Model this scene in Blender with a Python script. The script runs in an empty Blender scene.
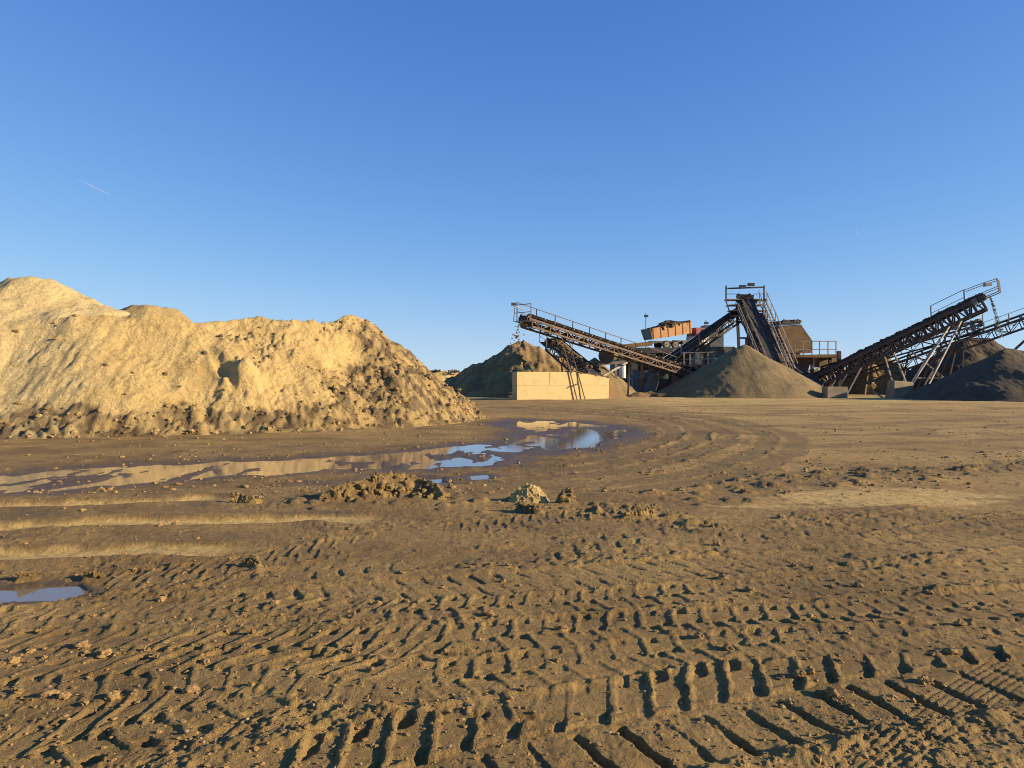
import bpy, math, random
import numpy as np
from mathutils import Vector, noise as mnoise

S = bpy.context.scene
COL = S.collection
R = math.radians
random.seed(7)
rng = np.random.default_rng(11)

# ------------------------------------------------------------------ camera, sky, sun, exposure
EYE = 1.6          # eye height (m)
F = 760.0          # focal length in pixels of a 1024 px wide frame
HY = 380.0         # image row of the horizon
cam = bpy.data.cameras.new('camera')
cam.sensor_width = 36.0
cam.lens = 36.0 * F / 1024.0
cam.shift_y = (HY - 384.0) / 1024.0
cam.clip_start = 0.05
cam.clip_end = 30000
co = bpy.data.objects.new('camera', cam)
COL.objects.link(co)
co.location = (0, 0, EYE)
co.rotation_euler = (R(90), 0, 0)
S.camera = co

SUN_EL, SUN_AZ = R(17.0), R(10.0)      # azimuth measured from +X (right) towards the viewer
sun_dir = Vector((math.cos(SUN_EL) * math.cos(SUN_AZ), -math.cos(SUN_EL) * math.sin(SUN_AZ), math.sin(SUN_EL)))
W = bpy.data.worlds.new('World')
S.world = W
W.use_nodes = True
nt = W.node_tree
nt.nodes.clear()
wo = nt.nodes.new('ShaderNodeOutputWorld')
bg = nt.nodes.new('ShaderNodeBackground')
sky = nt.nodes.new('ShaderNodeTexSky')
sky.sky_type = 'NISHITA'
sky.sun_disc = False
sky.sun_elevation = SUN_EL
sky.sun_rotation = R(90) + SUN_AZ
sky.air_density = 0.7
sky.dust_density = 0.0
sky.ozone_density = 4.0
bg.inputs['Strength'].default_value = 0.1
# the camera's film response to the clear sky: each channel rolls off towards its shoulder, the same in every direction
EXPO = 0.95
sep = nt.nodes.new('ShaderNodeSeparateColor'); com = nt.nodes.new('ShaderNodeCombineColor')
nt.links.new(sky.outputs[0], sep.inputs[0])
for ch, (top, gain) in enumerate(((0.58, 0.155), (0.95, 0.235), (0.97, 0.385))):
    def mnode(op, a, b):
        q = nt.nodes.new('ShaderNodeMath'); q.operation = op
        for i_, v_ in enumerate((a, b)):
            if isinstance(v_, (int, float)): q.inputs[i_].default_value = v_
            else: nt.links.new(v_, q.inputs[i_])
        return q.outputs[0]
    lin = mnode('MULTIPLY', sep.outputs[ch], gain)
    if ch == 0: lin = mnode('MULTIPLY', mnode('POWER', lin, 1.35), 2.45)
    e_ = mnode('POWER', math.e, mnode('MULTIPLY', lin, -1.0 / top))
    nt.links.new(mnode('MULTIPLY', mnode('SUBTRACT', 1.0, e_), top * 10.0 / 2 ** EXPO), com.inputs[ch])
nt.links.new(com.outputs[0], bg.inputs['Color'])
nt.links.new(bg.outputs[0], wo.inputs[0])
sl = bpy.data.lights.new('sun', 'SUN')
sl.energy = 5.0
sl.angle = R(0.5)
sl.color = (1.0, 0.80, 0.56)
so = bpy.data.objects.new('sun', sl)
COL.objects.link(so)
so.location = (60, -20, 40)
so.rotation_euler = sun_dir.to_track_quat('Z', 'Y').to_euler()
S.view_settings.view_transform = 'Standard'
S.view_settings.look = 'None'
S.view_settings.exposure = EXPO
S.view_settings.gamma = 1.0
S.cycles.filter_width = 1.0      # a sharp phone picture
S.view_settings.use_curve_mapping = False


# ------------------------------------------------------------------ helpers
def P(x, y, Y):
    """point of the place that stands Y metres out, seen at image x, y"""
    return Vector(((x - 512.0) / F * Y, Y, EYE + (HY - y) / F * Y))


def G(x, y):
    """point on the flat ground"""
    d = EYE * F / (y - HY)
    return Vector(((x - 512.0) / F * d, d, 0.0))


def sstep(a, b, x):
    t = np.clip((x - a) / (b - a), 0, 1)
    return t * t * (3 - 2 * t)


_ang = rng.random(256) * 2 * np.pi
GX = np.cos(_ang).astype(np.float32)
GY = np.sin(_ang).astype(np.float32)


def hsh(ix, iy, seed):
    h = (ix.astype(np.uint32) * np.uint32(374761393) + iy.astype(np.uint32) * np.uint32(668265263)
         + np.uint32((seed * 2246822519 + 3266489917) & 0xffffffff))
    h = (h ^ (h >> np.uint32(13))) * np.uint32(1274126177)
    return h ^ (h >> np.uint32(16))


def perlin(x, y, seed=0):
    x = np.asarray(x, np.float32); y = np.asarray(y, np.float32)
    fx = np.floor(x); fy = np.floor(y)
    ix = fx.astype(np.int64); iy = fy.astype(np.int64)
    u = x - fx; v = y - fy
    su = u * u * u * (u * (u * 6 - 15) + 10); sv = v * v * v * (v * (v * 6 - 15) + 10)

    def g(a, b):
        k = (hsh(ix + a, iy + b, seed) & np.uint32(255)).astype(np.int32)
        return GX[k] * (u - a) + GY[k] * (v - b)
    n0 = g(0, 0) * (1 - su) + g(1, 0) * su
    n1 = g(0, 1) * (1 - su) + g(1, 1) * su
    return (n0 * (1 - sv) + n1 * sv) * 1.5


def fbm(x, y, octv=4, seed=0, gain=0.5):
    a = 1.0; s = 0
    for o in range(octv):
        s = s + a * perlin(x * 2 ** o + 17.3 * o, y * 2 ** o - 9.1 * o, seed + o)
        a *= gain
    return s


def lumps(x, y, cell, rmin, rmax, prob, seed):
    """height of half-buried round lumps scattered one per cell"""
    x = np.asarray(x, np.float32) / cell; y = np.asarray(y, np.float32) / cell
    fx = np.floor(x); fy = np.floor(y)
    ix = fx.astype(np.int64); iy = fy.astype(np.int64)
    best = np.zeros_like(x)
    for a in (-1, 0, 1):
        for b in (-1, 0, 1):
            h = hsh(ix + a, iy + b, seed)
            px = fx + a + (h & np.uint32(255)) / np.float32(255)
            py = fy + b + ((h >> np.uint32(8)) & np.uint32(255)) / np.float32(255)
            k = ((h >> np.uint32(16)) & np.uint32(255)) / np.float32(255)
            p = ((h >> np.uint32(24)) & np.uint32(255)) / np.float32(255)
            r = (rmin + (rmax - rmin) * k * k) / cell
            d2 = r * r - (x - px) ** 2 - (y - py) ** 2
            hh = np.where((p < prob) & (d2 > 0), np.sqrt(np.maximum(d2, 0)), 0)
            best = np.maximum(best, hh)
    return best * cell


def catmull(pts, n=24):
    pts = [np.array(p, float) for p in pts]
    pts = [2 * pts[0] - pts[1]] + pts + [2 * pts[-1] - pts[-2]]
    out = []
    for i in range(1, len(pts) - 2):
        p0, p1, p2, p3 = pts[i - 1:i + 3]
        for k in range(n):
            t = k / n
            out.append(0.5 * ((2 * p1) + (-p0 + p2) * t + (2 * p0 - 5 * p1 + 4 * p2 - p3) * t * t + (-p0 + 3 * p1 - 3 * p2 + p3) * t ** 3))
    out.append(pts[-2])
    return np.array(out)


def tag(o, label=None, cat=None, group=None, kind=None):
    if label: o['label'] = label
    if cat: o['category'] = cat
    if group: o['group'] = group
    if kind: o['kind'] = kind
    return o


def empty(name, loc, label, cat, group=None):
    o = bpy.data.objects.new(name, None)
    COL.objects.link(o)
    o.location = loc
    o.empty_display_size = 0.3
    return tag(o, label, cat, group)


def origin(o):
    v = Vector((0, 0, 0))
    while o is not None:
        v += o.location
        o = o.parent
    return v


def grid_mesh(name, X, Y, Z, mat, loc=(0, 0, 0), keep=None, attrs=None, parent=None):
    n, m = X.shape
    idx = np.arange(n * m, dtype=np.int32).reshape(n, m)
    q = np.stack([idx[:-1, :-1], idx[:-1, 1:], idx[1:, 1:], idx[1:, :-1]], -1).reshape(-1, 4)
    V = np.stack([X, Y, Z], -1).reshape(-1, 3).astype(np.float32)
    A = {k: v.reshape(-1).astype(np.float32) for k, v in (attrs or {}).items()}
    if keep is not None:
        kf = keep.reshape(-1)
        q = q[kf[q].any(1)]
        used = np.unique(q)
        rm = np.full(n * m, -1, np.int32); rm[used] = np.arange(len(used))
        V = V[used]; q = rm[q]
        A = {k: v[used] for k, v in A.items()}
    V = V - np.array(loc, np.float32)
    me = bpy.data.meshes.new(name)
    me.vertices.add(len(V)); me.vertices.foreach_set('co', V.ravel())
    me.loops.add(q.size); me.loops.foreach_set('vertex_index', q.ravel().astype(np.int32))
    me.polygons.add(len(q))
    me.polygons.foreach_set('loop_start', np.arange(0, q.size, 4, dtype=np.int32))
    me.polygons.foreach_set('loop_total', np.full(len(q), 4, np.int32))
    me.polygons.foreach_set('use_smooth', np.ones(len(q), bool))
    me.update(calc_edges=True)
    for k, v in A.items():
        at = me.attributes.new(k, 'FLOAT', 'POINT')
        at.data.foreach_set('value', v)
    me.materials.append(mat)
    o = bpy.data.objects.new(name, me)
    COL.objects.link(o)
    o.location = loc
    if parent: o.parent = parent
    return o


class MB:
    def __init__(s):
        s.v = []; s.f = []

    def add(s, vs, fs):
        b = len(s.v)
        s.v += [Vector(v) for v in vs]
        s.f += [tuple(i + b for i in f) for f in fs]
        return s

    def hexa(s, c):      # 8 corners: bottom 0-3 ccw, top 4-7
        return s.add(c, [(3, 2, 1, 0), (4, 5, 6, 7), (0, 1, 5, 4), (1, 2, 6, 5), (2, 3, 7, 6), (3, 0, 4, 7)])

    def box(s, c, ax, ay, az):   # centre and three half-axes
        c = Vector(c); ax = Vector(ax); ay = Vector(ay); az = Vector(az)
        return s.hexa([c - ax - ay - az, c + ax - ay - az, c + ax + ay - az, c - ax + ay - az,
                       c - ax - ay + az, c + ax - ay + az, c + ax + ay + az, c - ax + ay + az])

    def bar(s, a, b, w, h=None, up=(0, 0, 1)):
        a = Vector(a); b = Vector(b); h = h or w
        d = (b - a)
        u = d.normalized()
        up = Vector(up)
        if abs(u.dot(up)) > 0.97: up = Vector((0, 1, 0))
        x = u.cross(up).normalized(); y = x.cross(u)
        return s.box((a + b) / 2, d / 2, x * (w / 2), y * (h / 2))

    def tube(s, a, b, r, n=10, r2=None):
        a = Vector(a); b = Vector(b); r2 = r if r2 is None else r2
        u = (b - a).normalized()
        t = Vector((0, 0, 1)) if abs(u.z) < 0.9 else Vector((0, 1, 0))
        x = u.cross(t).normalized(); y = x.cross(u)
        vs = []
        for k in range(n):
            q = 2 * math.pi * k / n
            vs.append(a + (x * math.cos(q) + y * math.sin(q)) * r)
        for k in range(n):
            q = 2 * math.pi * k / n
            vs.append(b + (x * math.cos(q) + y * math.sin(q)) * r2)
        fs = [(k, (k + 1) % n, n + (k + 1) % n, n + k) for k in range(n)]
        fs += [tuple(range(n - 1, -1, -1)), tuple(range(n, 2 * n))]
        return s.add(vs, fs)

    def prism(s, pts, off):    # polygon and an offset vector
        n = len(pts); off = Vector(off)
        pts = [Vector(p) for p in pts]
        return s.add(pts + [p + off for p in pts],
                     [tuple(range(n)), tuple(range(2 * n - 1, n - 1, -1))] + [(k, k + n, (k + 1) % n + n, (k + 1) % n) for k in range(n)])

    def lump(s, c, r, seed, sub=1, flat=0.75):
        vs, fs = ICO[sub]
        out = []
        rs = random.Random(seed)
        o = Vector((rs.random() * 50, rs.random() * 50, rs.random() * 50))
        sx, sy = rs.uniform(0.75, 1.3), rs.uniform(0.75, 1.3)
        an = rs.random() * 6.28; ca, sa = math.cos(an), math.sin(an)
        for v in vs:
            k = r * (1 + 0.6 * mnoise.noise(v * 1.7 + o))
            x, y, z = v.x * sx * k, v.y * sy * k, v.z * flat * k
            out.append(Vector((c[0] + x * ca - y * sa, c[1] + x * sa + y * ca, c[2] + z)))
        return s.add(out, fs)

    def build(s, name, mat, parent=None, smooth=False, loc=None, bevel=0.0):
        o0 = origin(parent) if parent else Vector(loc or (0, 0, 0))
        me = bpy.data.meshes.new(name)
        me.from_pydata([tuple(v - o0) for v in s.v], [], s.f)
        me.materials.append(mat)
        if smooth:
            me.polygons.foreach_set('use_smooth', [True] * len(me.polygons))
        me.update()
        o = bpy.data.objects.new(name, me)
        COL.objects.link(o)
        if parent: o.parent = parent
        else: o.location = o0
        if bevel:
            m = o.modifiers.new('bevel', 'BEVEL'); m.width = bevel; m.segments = 2; m.limit_method = 'ANGLE'
        return o


def _ico():
    t = (1 + 5 ** 0.5) / 2
    v = [Vector(p).normalized() for p in [(-1, t, 0), (1, t, 0), (-1, -t, 0), (1, -t, 0), (0, -1, t), (0, 1, t), (0, -1, -t), (0, 1, -t), (t, 0, -1), (t, 0, 1), (-t, 0, -1), (-t, 0, 1)]]
    f = [(0, 11, 5), (0, 5, 1), (0, 1, 7), (0, 7, 10), (0, 10, 11), (1, 5, 9), (5, 11, 4), (11, 10, 2), (10, 7, 6), (7, 1, 8), (3, 9, 4), (3, 4, 2), (3, 2, 6), (3, 6, 8), (3, 8, 9), (4, 9, 5), (2, 4, 11), (6, 2, 10), (8, 6, 7), (9, 8, 1)]
    res = {0: (v, f)}
    for k in (1, 2, 3):
        v = list(v); nf = []; c = {}

        def mid(a, b):
            key = (min(a, b), max(a, b))
            if key not in c:
                v.append(((v[a] + v[b]) / 2).normalized()); c[key] = len(v) - 1
            return c[key]
        for a, b, d in f:
            x, y, z = mid(a, b), mid(b, d), mid(d, a)
            nf += [(a, x, z), (b, y, x), (d, z, y), (x, y, z)]
        f = nf
        res[k] = (v, f)
    return res


ICO = _ico()


# ------------------------------------------------------------------ materials
def mat(name):
    m = bpy.data.materials.new(name)
    m.use_nodes = True
    n = m.node_tree
    n.nodes.clear()
    o = n.nodes.new('ShaderNodeOutputMaterial')
    b = n.nodes.new('ShaderNodeBsdfPrincipled')
    n.links.new(b.outputs[0], o.inputs[0])
    return m, n, b


def nd(n, t, **kw):
    x = n.nodes.new(t)
    for k, v in kw.items():
        if k in x.inputs: x.inputs[k].default_value = v
        else: setattr(x, k, v)
    return x


def noise_node(n, scale, detail=4, rough=0.6, vec=None):
    x = nd(n, 'ShaderNodeTexNoise')
    x.inputs['Scale'].default_value = scale
    x.inputs['Detail'].default_value = detail
    x.inputs['Roughness'].default_value = rough
    if vec is None:
        g = nd(n, 'ShaderNodeNewGeometry'); vec = g.outputs['Position']
    n.links.new(vec, x.inputs['Vector'])
    return x.outputs[0]


def mixc(n, a, b, f):
    x = n.nodes.new('ShaderNodeMix'); x.data_type = 'RGBA'
    for s, v in ((6, a), (7, b)):
        if isinstance(v, tuple): x.inputs[s].default_value = (*v, 1)
        else: n.links.new(v, x.inputs[s])
    if isinstance(f, (int, float)): x.inputs[0].default_value = f
    else: n.links.new(f, x.inputs[0])
    return x.outputs[2]


def ramp(n, v, a, b):
    x = n.nodes.new('ShaderNodeMapRange'); x.interpolation_type = 'SMOOTHSTEP'
    x.inputs['From Min'].default_value = a; x.inputs['From Max'].default_value = b
    n.links.new(v, x.inputs['Value'])
    return x.outputs[0]


def mth(n, op, a, b=0.0):
    x = n.nodes.new('ShaderNodeMath'); x.operation = op
    for i, v in enumerate((a, b)):
        if isinstance(v, (int, float)): x.inputs[i].default_value = v
        else: n.links.new(v, x.inputs[i])
    return x.outputs[0]


def attr(n, name):
    x = n.nodes.new('ShaderNodeAttribute'); x.attribute_name = name
    return x.outputs['Fac']


def bump(n, b, h, strength, dist):
    x = n.nodes.new('ShaderNodeBump')
    if isinstance(strength, (int, float)): x.inputs['Strength'].default_value = strength
    else: n.links.new(strength, x.inputs['Strength'])
    x.inputs['Distance'].default_value = dist
    n.links.new(h, x.inputs['Height'])
    n.links.new(x.outputs[0], b.inputs['Normal'])


def soil_material(name, dry, dark, sandc, bscale=22.0, bdist=0.045, damp=(0.10, 0.065, 0.034), fleck=0.5):
    """earth whose pale sand, dampness and dark rubble follow where those lie on the mesh"""
    m, n, b = mat(name)
    n1 = noise_node(n, 0.55, 5, 0.6); n2 = noise_node(n, 7.0, 6, 0.65); n3 = noise_node(n, 60.0, 3, 0.7)
    c = mixc(n, dry, dark, ramp(n, n1, 0.42, 0.68))
    n4 = noise_node(n, 2.6, 5, 0.7)
    c = mixc(n, c, tuple(v * 0.62 for v in dark), mth(n, 'MULTIPLY', ramp(n, n4, 0.52, 0.70), 0.55))
    n5 = noise_node(n, 24.0, 4, 0.75)
    c = mixc(n, c, tuple(v * 0.45 for v in dark), mth(n, 'MULTIPLY', ramp(n, n5, 0.56, 0.70), fleck))
    c = mixc(n, c, tuple(v * 0.55 for v in dark), mth(n, 'MULTIPLY', ramp(n, n2, 0.5, 0.75), 0.6))
    c = mixc(n, c, tuple(min(1, v * 1.5) for v in dry), mth(n, 'MULTIPLY', ramp(n, n3, 0.58, 0.75), 0.45))
    sa = attr(n, 'sand')
    sn = mixc(n, sandc, tuple(v * 0.72 for v in sandc), ramp(n, n2, 0.4, 0.7))
    c = mixc(n, c, sn, mth(n, 'MULTIPLY', sa, mth(n, 'ADD', mth(n, 'MULTIPLY', ramp(n, n2, 0.75, 0.35), 0.25), 0.75)))
    we = attr(n, 'wet')
    c = mixc(n, c, damp, mth(n, 'MULTIPLY', we, 0.9))
    n.links.new(c, b.inputs['Base Color'])
    rg = n.nodes.new('ShaderNodeMapRange')
    rg.inputs['To Min'].default_value = 0.92; rg.inputs['To Max'].default_value = 0.5
    n.links.new(ramp(n, we, 0.55, 0.95), rg.inputs['Value'])
    n.links.new(rg.outputs[0], b.inputs['Roughness'])
    b.inputs['Specular IOR Level'].default_value = 0.25
    h = mth(n, 'ADD', mth(n, 'MULTIPLY', noise_node(n, bscale, 8, 0.72), 1.0), mth(n, 'MULTIPLY', noise_node(n, bscale * 5, 4, 0.75), 0.45))
    h = mth(n, 'ADD', h, mth(n, 'MULTIPLY', noise_node(n, bscale * 0.22, 5, 0.7), 2.6))
    bump(n, b, h, mth(n, 'SUBTRACT', 0.9, mth(n, 'MULTIPLY', we, 0.45)), bdist)
    return m


def simple(name, c1, c2, rough=0.7, scale=3.0, metallic=0.0, bmp=0.0, bs=30.0, lo=0.4, hi=0.65):
    m, n, b = mat(name)
    f = ramp(n, noise_node(n, scale, 6, 0.7), lo, hi)
    n.links.new(mixc(n, c1, c2, f), b.inputs['Base Color'])
    b.inputs['Roughness'].default_value = rough
    b.inputs['Metallic'].default_value = metallic
    b.inputs['Specular IOR Level'].default_value = 0.3
    if bmp: bump(n, b, noise_node(n, bs, 5, 0.7), 0.8, bmp)
    return m


M = {}
M['ground'] = soil_material('churned_earth', (0.335, 0.22, 0.076), (0.21, 0.135, 0.048), (0.60, 0.42, 0.155), damp=(0.085, 0.055, 0.026))
M['heap'] = soil_material('quarry_sand', (0.60, 0.42, 0.160), (0.50, 0.345, 0.125), (0.61, 0.465, 0.215), 9.0, 0.10, (0.075, 0.048, 0.021), 0.12)
M['crumb'] = simple('mud_crumbs', (0.30, 0.19, 0.07), (0.19, 0.117, 0.046), 0.95, 9, bmp=0.01, bs=60)
M['pebble'] = simple('pale_pebbles', (0.34, 0.245, 0.14), (0.24, 0.17, 0.10), 0.8, 20)
M['rubble'] = simple('brown_rubble', (0.32, 0.215, 0.085), (0.12, 0.078, 0.033), 0.95, 4.0, bmp=0.02, bs=25)
M['gravel'] = simple('crushed_gravel', (0.215, 0.155, 0.068), (0.155, 0.112, 0.05), 0.95, 0.8, bmp=0.10, bs=6)
M['gravel_dark'] = simple('dark_gravel', (0.105, 0.075, 0.043), (0.066, 0.049, 0.03), 0.95, 0.8, bmp=0.10, bs=6)
M['gravel_brown'] = simple('brown_gravel', (0.24, 0.158, 0.062), (0.14, 0.096, 0.041), 0.95, 0.7, bmp=0.10, bs=5)
M['steel'] = simple('dark_steel', (0.05, 0.043, 0.04), (0.11, 0.065, 0.042), 0.65, 1.5)
M['rusty'] = simple('rusty_steel', (0.14, 0.09, 0.06), (0.075, 0.055, 0.042), 0.8, 1.8)
M['galv'] = simple('dusty_grey_steel', (0.34, 0.29, 0.23), (0.2, 0.165, 0.125), 0.6, 1.2)
M['belt'] = simple('black_rubber', (0.035, 0.032, 0.03), (0.075, 0.062, 0.05), 0.85, 2.0)
M['concrete'] = simple('cream_concrete', (0.50, 0.375, 0.17), (0.40, 0.295, 0.13), 0.9, 1.6, bmp=0.015, bs=14, lo=0.45, hi=0.75)
M['grey_concrete'] = simple('grey_concrete', (0.28, 0.22, 0.14), (0.19, 0.15, 0.10), 0.9, 0.8)
M['dark_concrete'] = simple('dirty_concrete', (0.12, 0.105, 0.088), (0.08, 0.07, 0.06), 0.9, 0.6)
M['screen'] = simple('ochre_steel_plate', (0.24, 0.145, 0.06), (0.17, 0.105, 0.045), 0.75, 0.7)
M['orange'] = simple('orange_paint', (0.50, 0.26, 0.10), (0.42, 0.22, 0.09), 0.5, 1.0)
M['red'] = simple('red_paint', (0.20, 0.03, 0.03), (0.16, 0.03, 0.03), 0.4, 1.0)
M['white'] = simple('white_paint', (0.62, 0.61, 0.58), (0.5, 0.49, 0.46), 0.5, 1.0)
M['greypaint'] = simple('grey_green_paint', (0.17, 0.185, 0.165), (0.12, 0.13, 0.115), 0.6, 0.8)
M['green'] = simple('olive_paint', (0.16, 0.15, 0.07), (0.1, 0.095, 0.05), 0.6, 2.0)
M['tyre'] = simple('tyre_rubber', (0.02, 0.02, 0.02), (0.05, 0.045, 0.04), 0.9, 3.0)
M['glass'] = simple('window_glass', (0.02, 0.025, 0.03), (0.025, 0.03, 0.035), 0.1, 1.0)
M['lamp'] = simple('lamp_housing', (0.06, 0.07, 0.075), (0.09, 0.1, 0.1), 0.5, 4.0)
M['leaf'] = simple('shrub_leaves', (0.05, 0.05, 0.025), (0.035, 0.035, 0.02), 0.8, 3.0)

m, n, b = mat('puddle_water')
b.inputs['Base Color'].default_value = (0.19, 0.15, 0.10, 1)
b.inputs['Roughness'].default_value = 0.045
b.inputs['IOR'].default_value = 1.45
bump(n, b, noise_node(n, 9.0, 3, 0.5), 0.10, 0.01)
M['water'] = m

m, n, b = mat('thin_vapour')
b.inputs['Base Color'].default_value = (0.9, 0.9, 0.9, 1)
b.inputs['Roughness'].default_value = 1.0
b.inputs['Alpha'].default_value = 0.11
M['vapour'] = m


# ------------------------------------------------------------------ the ground
def px_path(pts, n=24):
    return catmull([tuple(G(x, y))[:2] for x, y in pts], n)


def strip_coord(X, Y, path):
    """signed distance across and distance along a path that runs mostly left to right"""
    o = np.argsort(path[:, 0]); p = path[o]
    ds = np.concatenate([[0], np.cumsum(np.hypot(np.diff(p[:, 0]), np.diff(p[:, 1])))])
    f = np.interp(X, p[:, 0], p[:, 1])
    sl_ = np.interp(X, p[:, 0], np.gradient(p[:, 1], p[:, 0] + np.arange(len(p)) * 1e-9))
    cs = 1 / np.sqrt(1 + sl_ ** 2)
    t = (Y - f) * cs
    s = np.interp(X, p[:, 0], ds) + t * sl_ * cs
    over = np.maximum(p[0, 0] - X, X - p[-1, 0])
    return t, s, over


def build_ground():
    yy = np.concatenate([np.linspace(600, 140, 640), np.linspace(139.3, 10, 225)[0:], np.geomspace(9.6, 0.22, 36)])
    rows = EYE * F / yy
    tx = np.concatenate([-np.geomspace(2.6, 0.78, 46), np.linspace(-0.77, 0.77, 1060), np.geomspace(0.78, 2.6, 46)])
    Yv = rows[:, None] + 0 * tx[None, :]
    Xv = rows[:, None] * tx[None, :]
    back = np.array([-60., -20., -6., -1., 1.0, 1.6])
    Yb = back[:, None] + 0 * tx[None, :]
    Xb = (rows[0] + (rows[0] - back) * 2)[:, None] * tx[None, :]
    X = np.vstack([Xb, Xv]).astype(np.float32); Y = np.vstack([Yb, Yv]).astype(np.float32)
    D = np.maximum(Y, 0.5)
    step = np.maximum(D * D / (EYE * F) * 0.66, 0.004)      # row spacing: finer relief than this is left to the material

    def fade(L):
        return sstep(0.9, 2.6, L / step)
    flat = 1 - 0.85 * sstep(60, 110, D)
    low = 0.05 * perlin(X / 6.0, Y / 6.0, 3) + 0.025 * perlin(X / 1.9, Y / 1.9, 4)
    low = low * flat * sstep(600, 100, D)
    rough = sstep(-0.35, 0.45, fbm(X / 2.2, Y / 1.6, 3, 21))                 # where the mud is churned
    right_smooth = sstep(1.0, 5.0, X - 0.12 * Y) * sstep(7, 16, Y)
    rough = rough * (1 - 0.75 * right_smooth) * (1 - 0.6 * sstep(22, 45, D))
    wx = X + 0.05 * perlin(X / 0.13, Y / 0.13, 31); wy = Y + 0.05 * perlin(X / 0.13, Y / 0.13, 32)
    H = low + 0.014 * fbm(X / 0.5, Y / 0.5, 2, 5) * fade(0.4) * (0.4 + rough)
    H += 0.009 * fbm(X / 0.11, Y / 0.11, 3, 8, 0.6) * fade(0.1) * (0.5 + rough)
    H += (0.0042 * perlin(X / 0.055, Y / 0.055, 13) * fade(0.05) + 0.0035 * perlin(X / 0.026, Y / 0.026, 14) * fade(0.026)) * (0.6 + 0.6 * rough)
    cl = lumps(wx, wy, 0.40, 0.02, 0.10, 0.25, 41) * fade(0.2) * sstep(0.25, 0.8, rough)
    cl2 = lumps(wx, wy, 0.12, 0.01, 0.04, 0.5, 42) * fade(0.09) * (0.08 + 0.92 * sstep(0.35, 0.95, rough))
    cl3 = lumps(wx, wy, 0.045, 0.005, 0.018, 0.6, 43) * fade(0.035)
    H += 0.3 * cl + 0.36 * cl2 + 0.42 * cl3
    H += sstep(9, 16, D) * sstep(60, 25, D) * (0.4 * lumps(wx, wy, 0.45, 0.03, 0.12, 0.5, 46) * fade(0.22) + 0.018 * fbm(X / 0.7, Y / 0.7, 3, 47, 0.6) * fade(0.3))

    sand = 0.25 * sstep(0.1, 0.6, perlin(X / 3.0, Y / 2.0, 61)) * (1 - rough)
    sand = sand + 0.5 * sstep(35, 60, D) * sstep(2, 10, X) + 0.28 * right_smooth * sstep(-0.4, 0.4, perlin(X / 4.0, Y / 2.5, 62))
    wet = 0.62 * sstep(2.0, -3.0, X - 0.12 * Y) * sstep(5.0, 7.5, Y) * sstep(26, 14, Y) * (0.6 + 0.6 * perlin(X / 1.4, Y / 0.8, 63))
    wet = np.clip(wet + 0.30 * sstep(0.15, 0.6, fbm(X / 1.6, Y / 1.1, 3, 64)) * (1 - right_smooth), 0, 1)

    # wheel ruts pressed into the mud -----------------------------------------------------------
    ragx = 0.013 * perlin(X / 0.12, Y / 0.12, 71) + 0.008 * perlin(X / 0.035, Y / 0.035, 72)
    ragy = 0.013 * perlin(X / 0.12, Y / 0.12, 73) + 0.008 * perlin(X / 0.035, Y / 0.035, 74)
    wear = 0.18 + 0.82 * sstep(-0.35, 0.25, fbm(X / 0.7, Y / 0.7, 2, 75))

    def track(pts, width, depth, pitch, skew, lug=0.40, press=0.008, berm=0.014, seed=0, amount=1.0, keep=0.35, mode='groove'):
        nonlocal H
        path = px_path(pts)
        t, s, over = strip_coord(X, Y, path)
        sel = (np.abs(t) < width) & (over < 0.5)
        if not sel.any(): return
        t_ = t[sel] + ragx[sel]; s_ = s[sel] + ragy[sel] + 0.02 * perlin(s[sel] / 0.8, t[sel] / 0.8, 85 + seed)
        u = t_ / (width / 2); au = np.abs(u)
        ends = sstep(0.5, 0.0, over[sel]) * amount
        inside = sstep(1.08, 0.93, au) * ends
        sk = np.where(u > 0, skew[0], skew[1])
        ph = (s_ - sk * np.abs(t_) + np.where(u > 0, pitch * 0.5, 0)) / pitch
        fr = np.abs((ph - np.floor(ph)) - 0.5) * 2          # 0 in the middle of a lug mark
        lugm = sstep(lug + 0.08, lug - 0.05, fr) * sstep(0.05, 0.16, au) * sstep(1.04, 0.96, au)
        var = 0.62 + 0.5 * (hsh(np.floor(ph).astype(np.int64), (u > 0).astype(np.int64), 90 + seed) & np.uint32(255)) / 255.0
        w = wear[sel]
        depth = depth * (0.95 if mode == 'mixed' else 0.8) * (1 - 0.5 * sstep(0.8, 3.2, X[sel]) * sstep(4.2, 4.8, Y[sel]))      # firmer ground to the right
        h0 = H[sel]; lo = low[sel]
        hin = lo + keep * (h0 - lo) - press - depth * lugm * var * (0.12 + 0.88 * w)
        if mode != 'groove':      # wide tread blocks pressed flat, thin walls of mud squeezed up between them
            f01 = ph - np.floor(ph)
            wl = np.minimum(f01, 1 - f01) * pitch
            bar = sstep(0.030, 0.008, wl)
            along = np.where(f01 < 0.62, 1.0, 0.25)
            edge = sstep(0.034, 0.010, np.abs(au - 0.97) * width / 2) * along
            mid = sstep(0.030, 0.008, np.abs(u + 0.10 * np.sign(f01 - 0.5)) * width / 2) * np.where(u > 0, 1.0, along)
            wallm = np.maximum(np.maximum(bar, edge), mid) * (0.4 + 0.6 * w) * (0.5 + 0.5 * var)
            pit = sstep(0.06, 0.14, f01) * sstep(0.50, 0.36, f01) * sstep(0.70, 0.80, au) * sstep(1.16, 1.04, au) * var
            pit2 = sstep(0.60, 0.68, f01) * sstep(0.95, 0.85, f01) * sstep(0.30, 0.2, au) * var * 0.6
            hgr = hin
            hin = lo + 0.16 * (h0 - lo) - 0.006 + depth * 0.42 * wallm - depth * 0.85 * np.maximum(pit, pit2) * (0.3 + 0.7 * w)
            if mode == 'mixed': hin = np.where(u > 0.03, hin, hgr)
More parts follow.
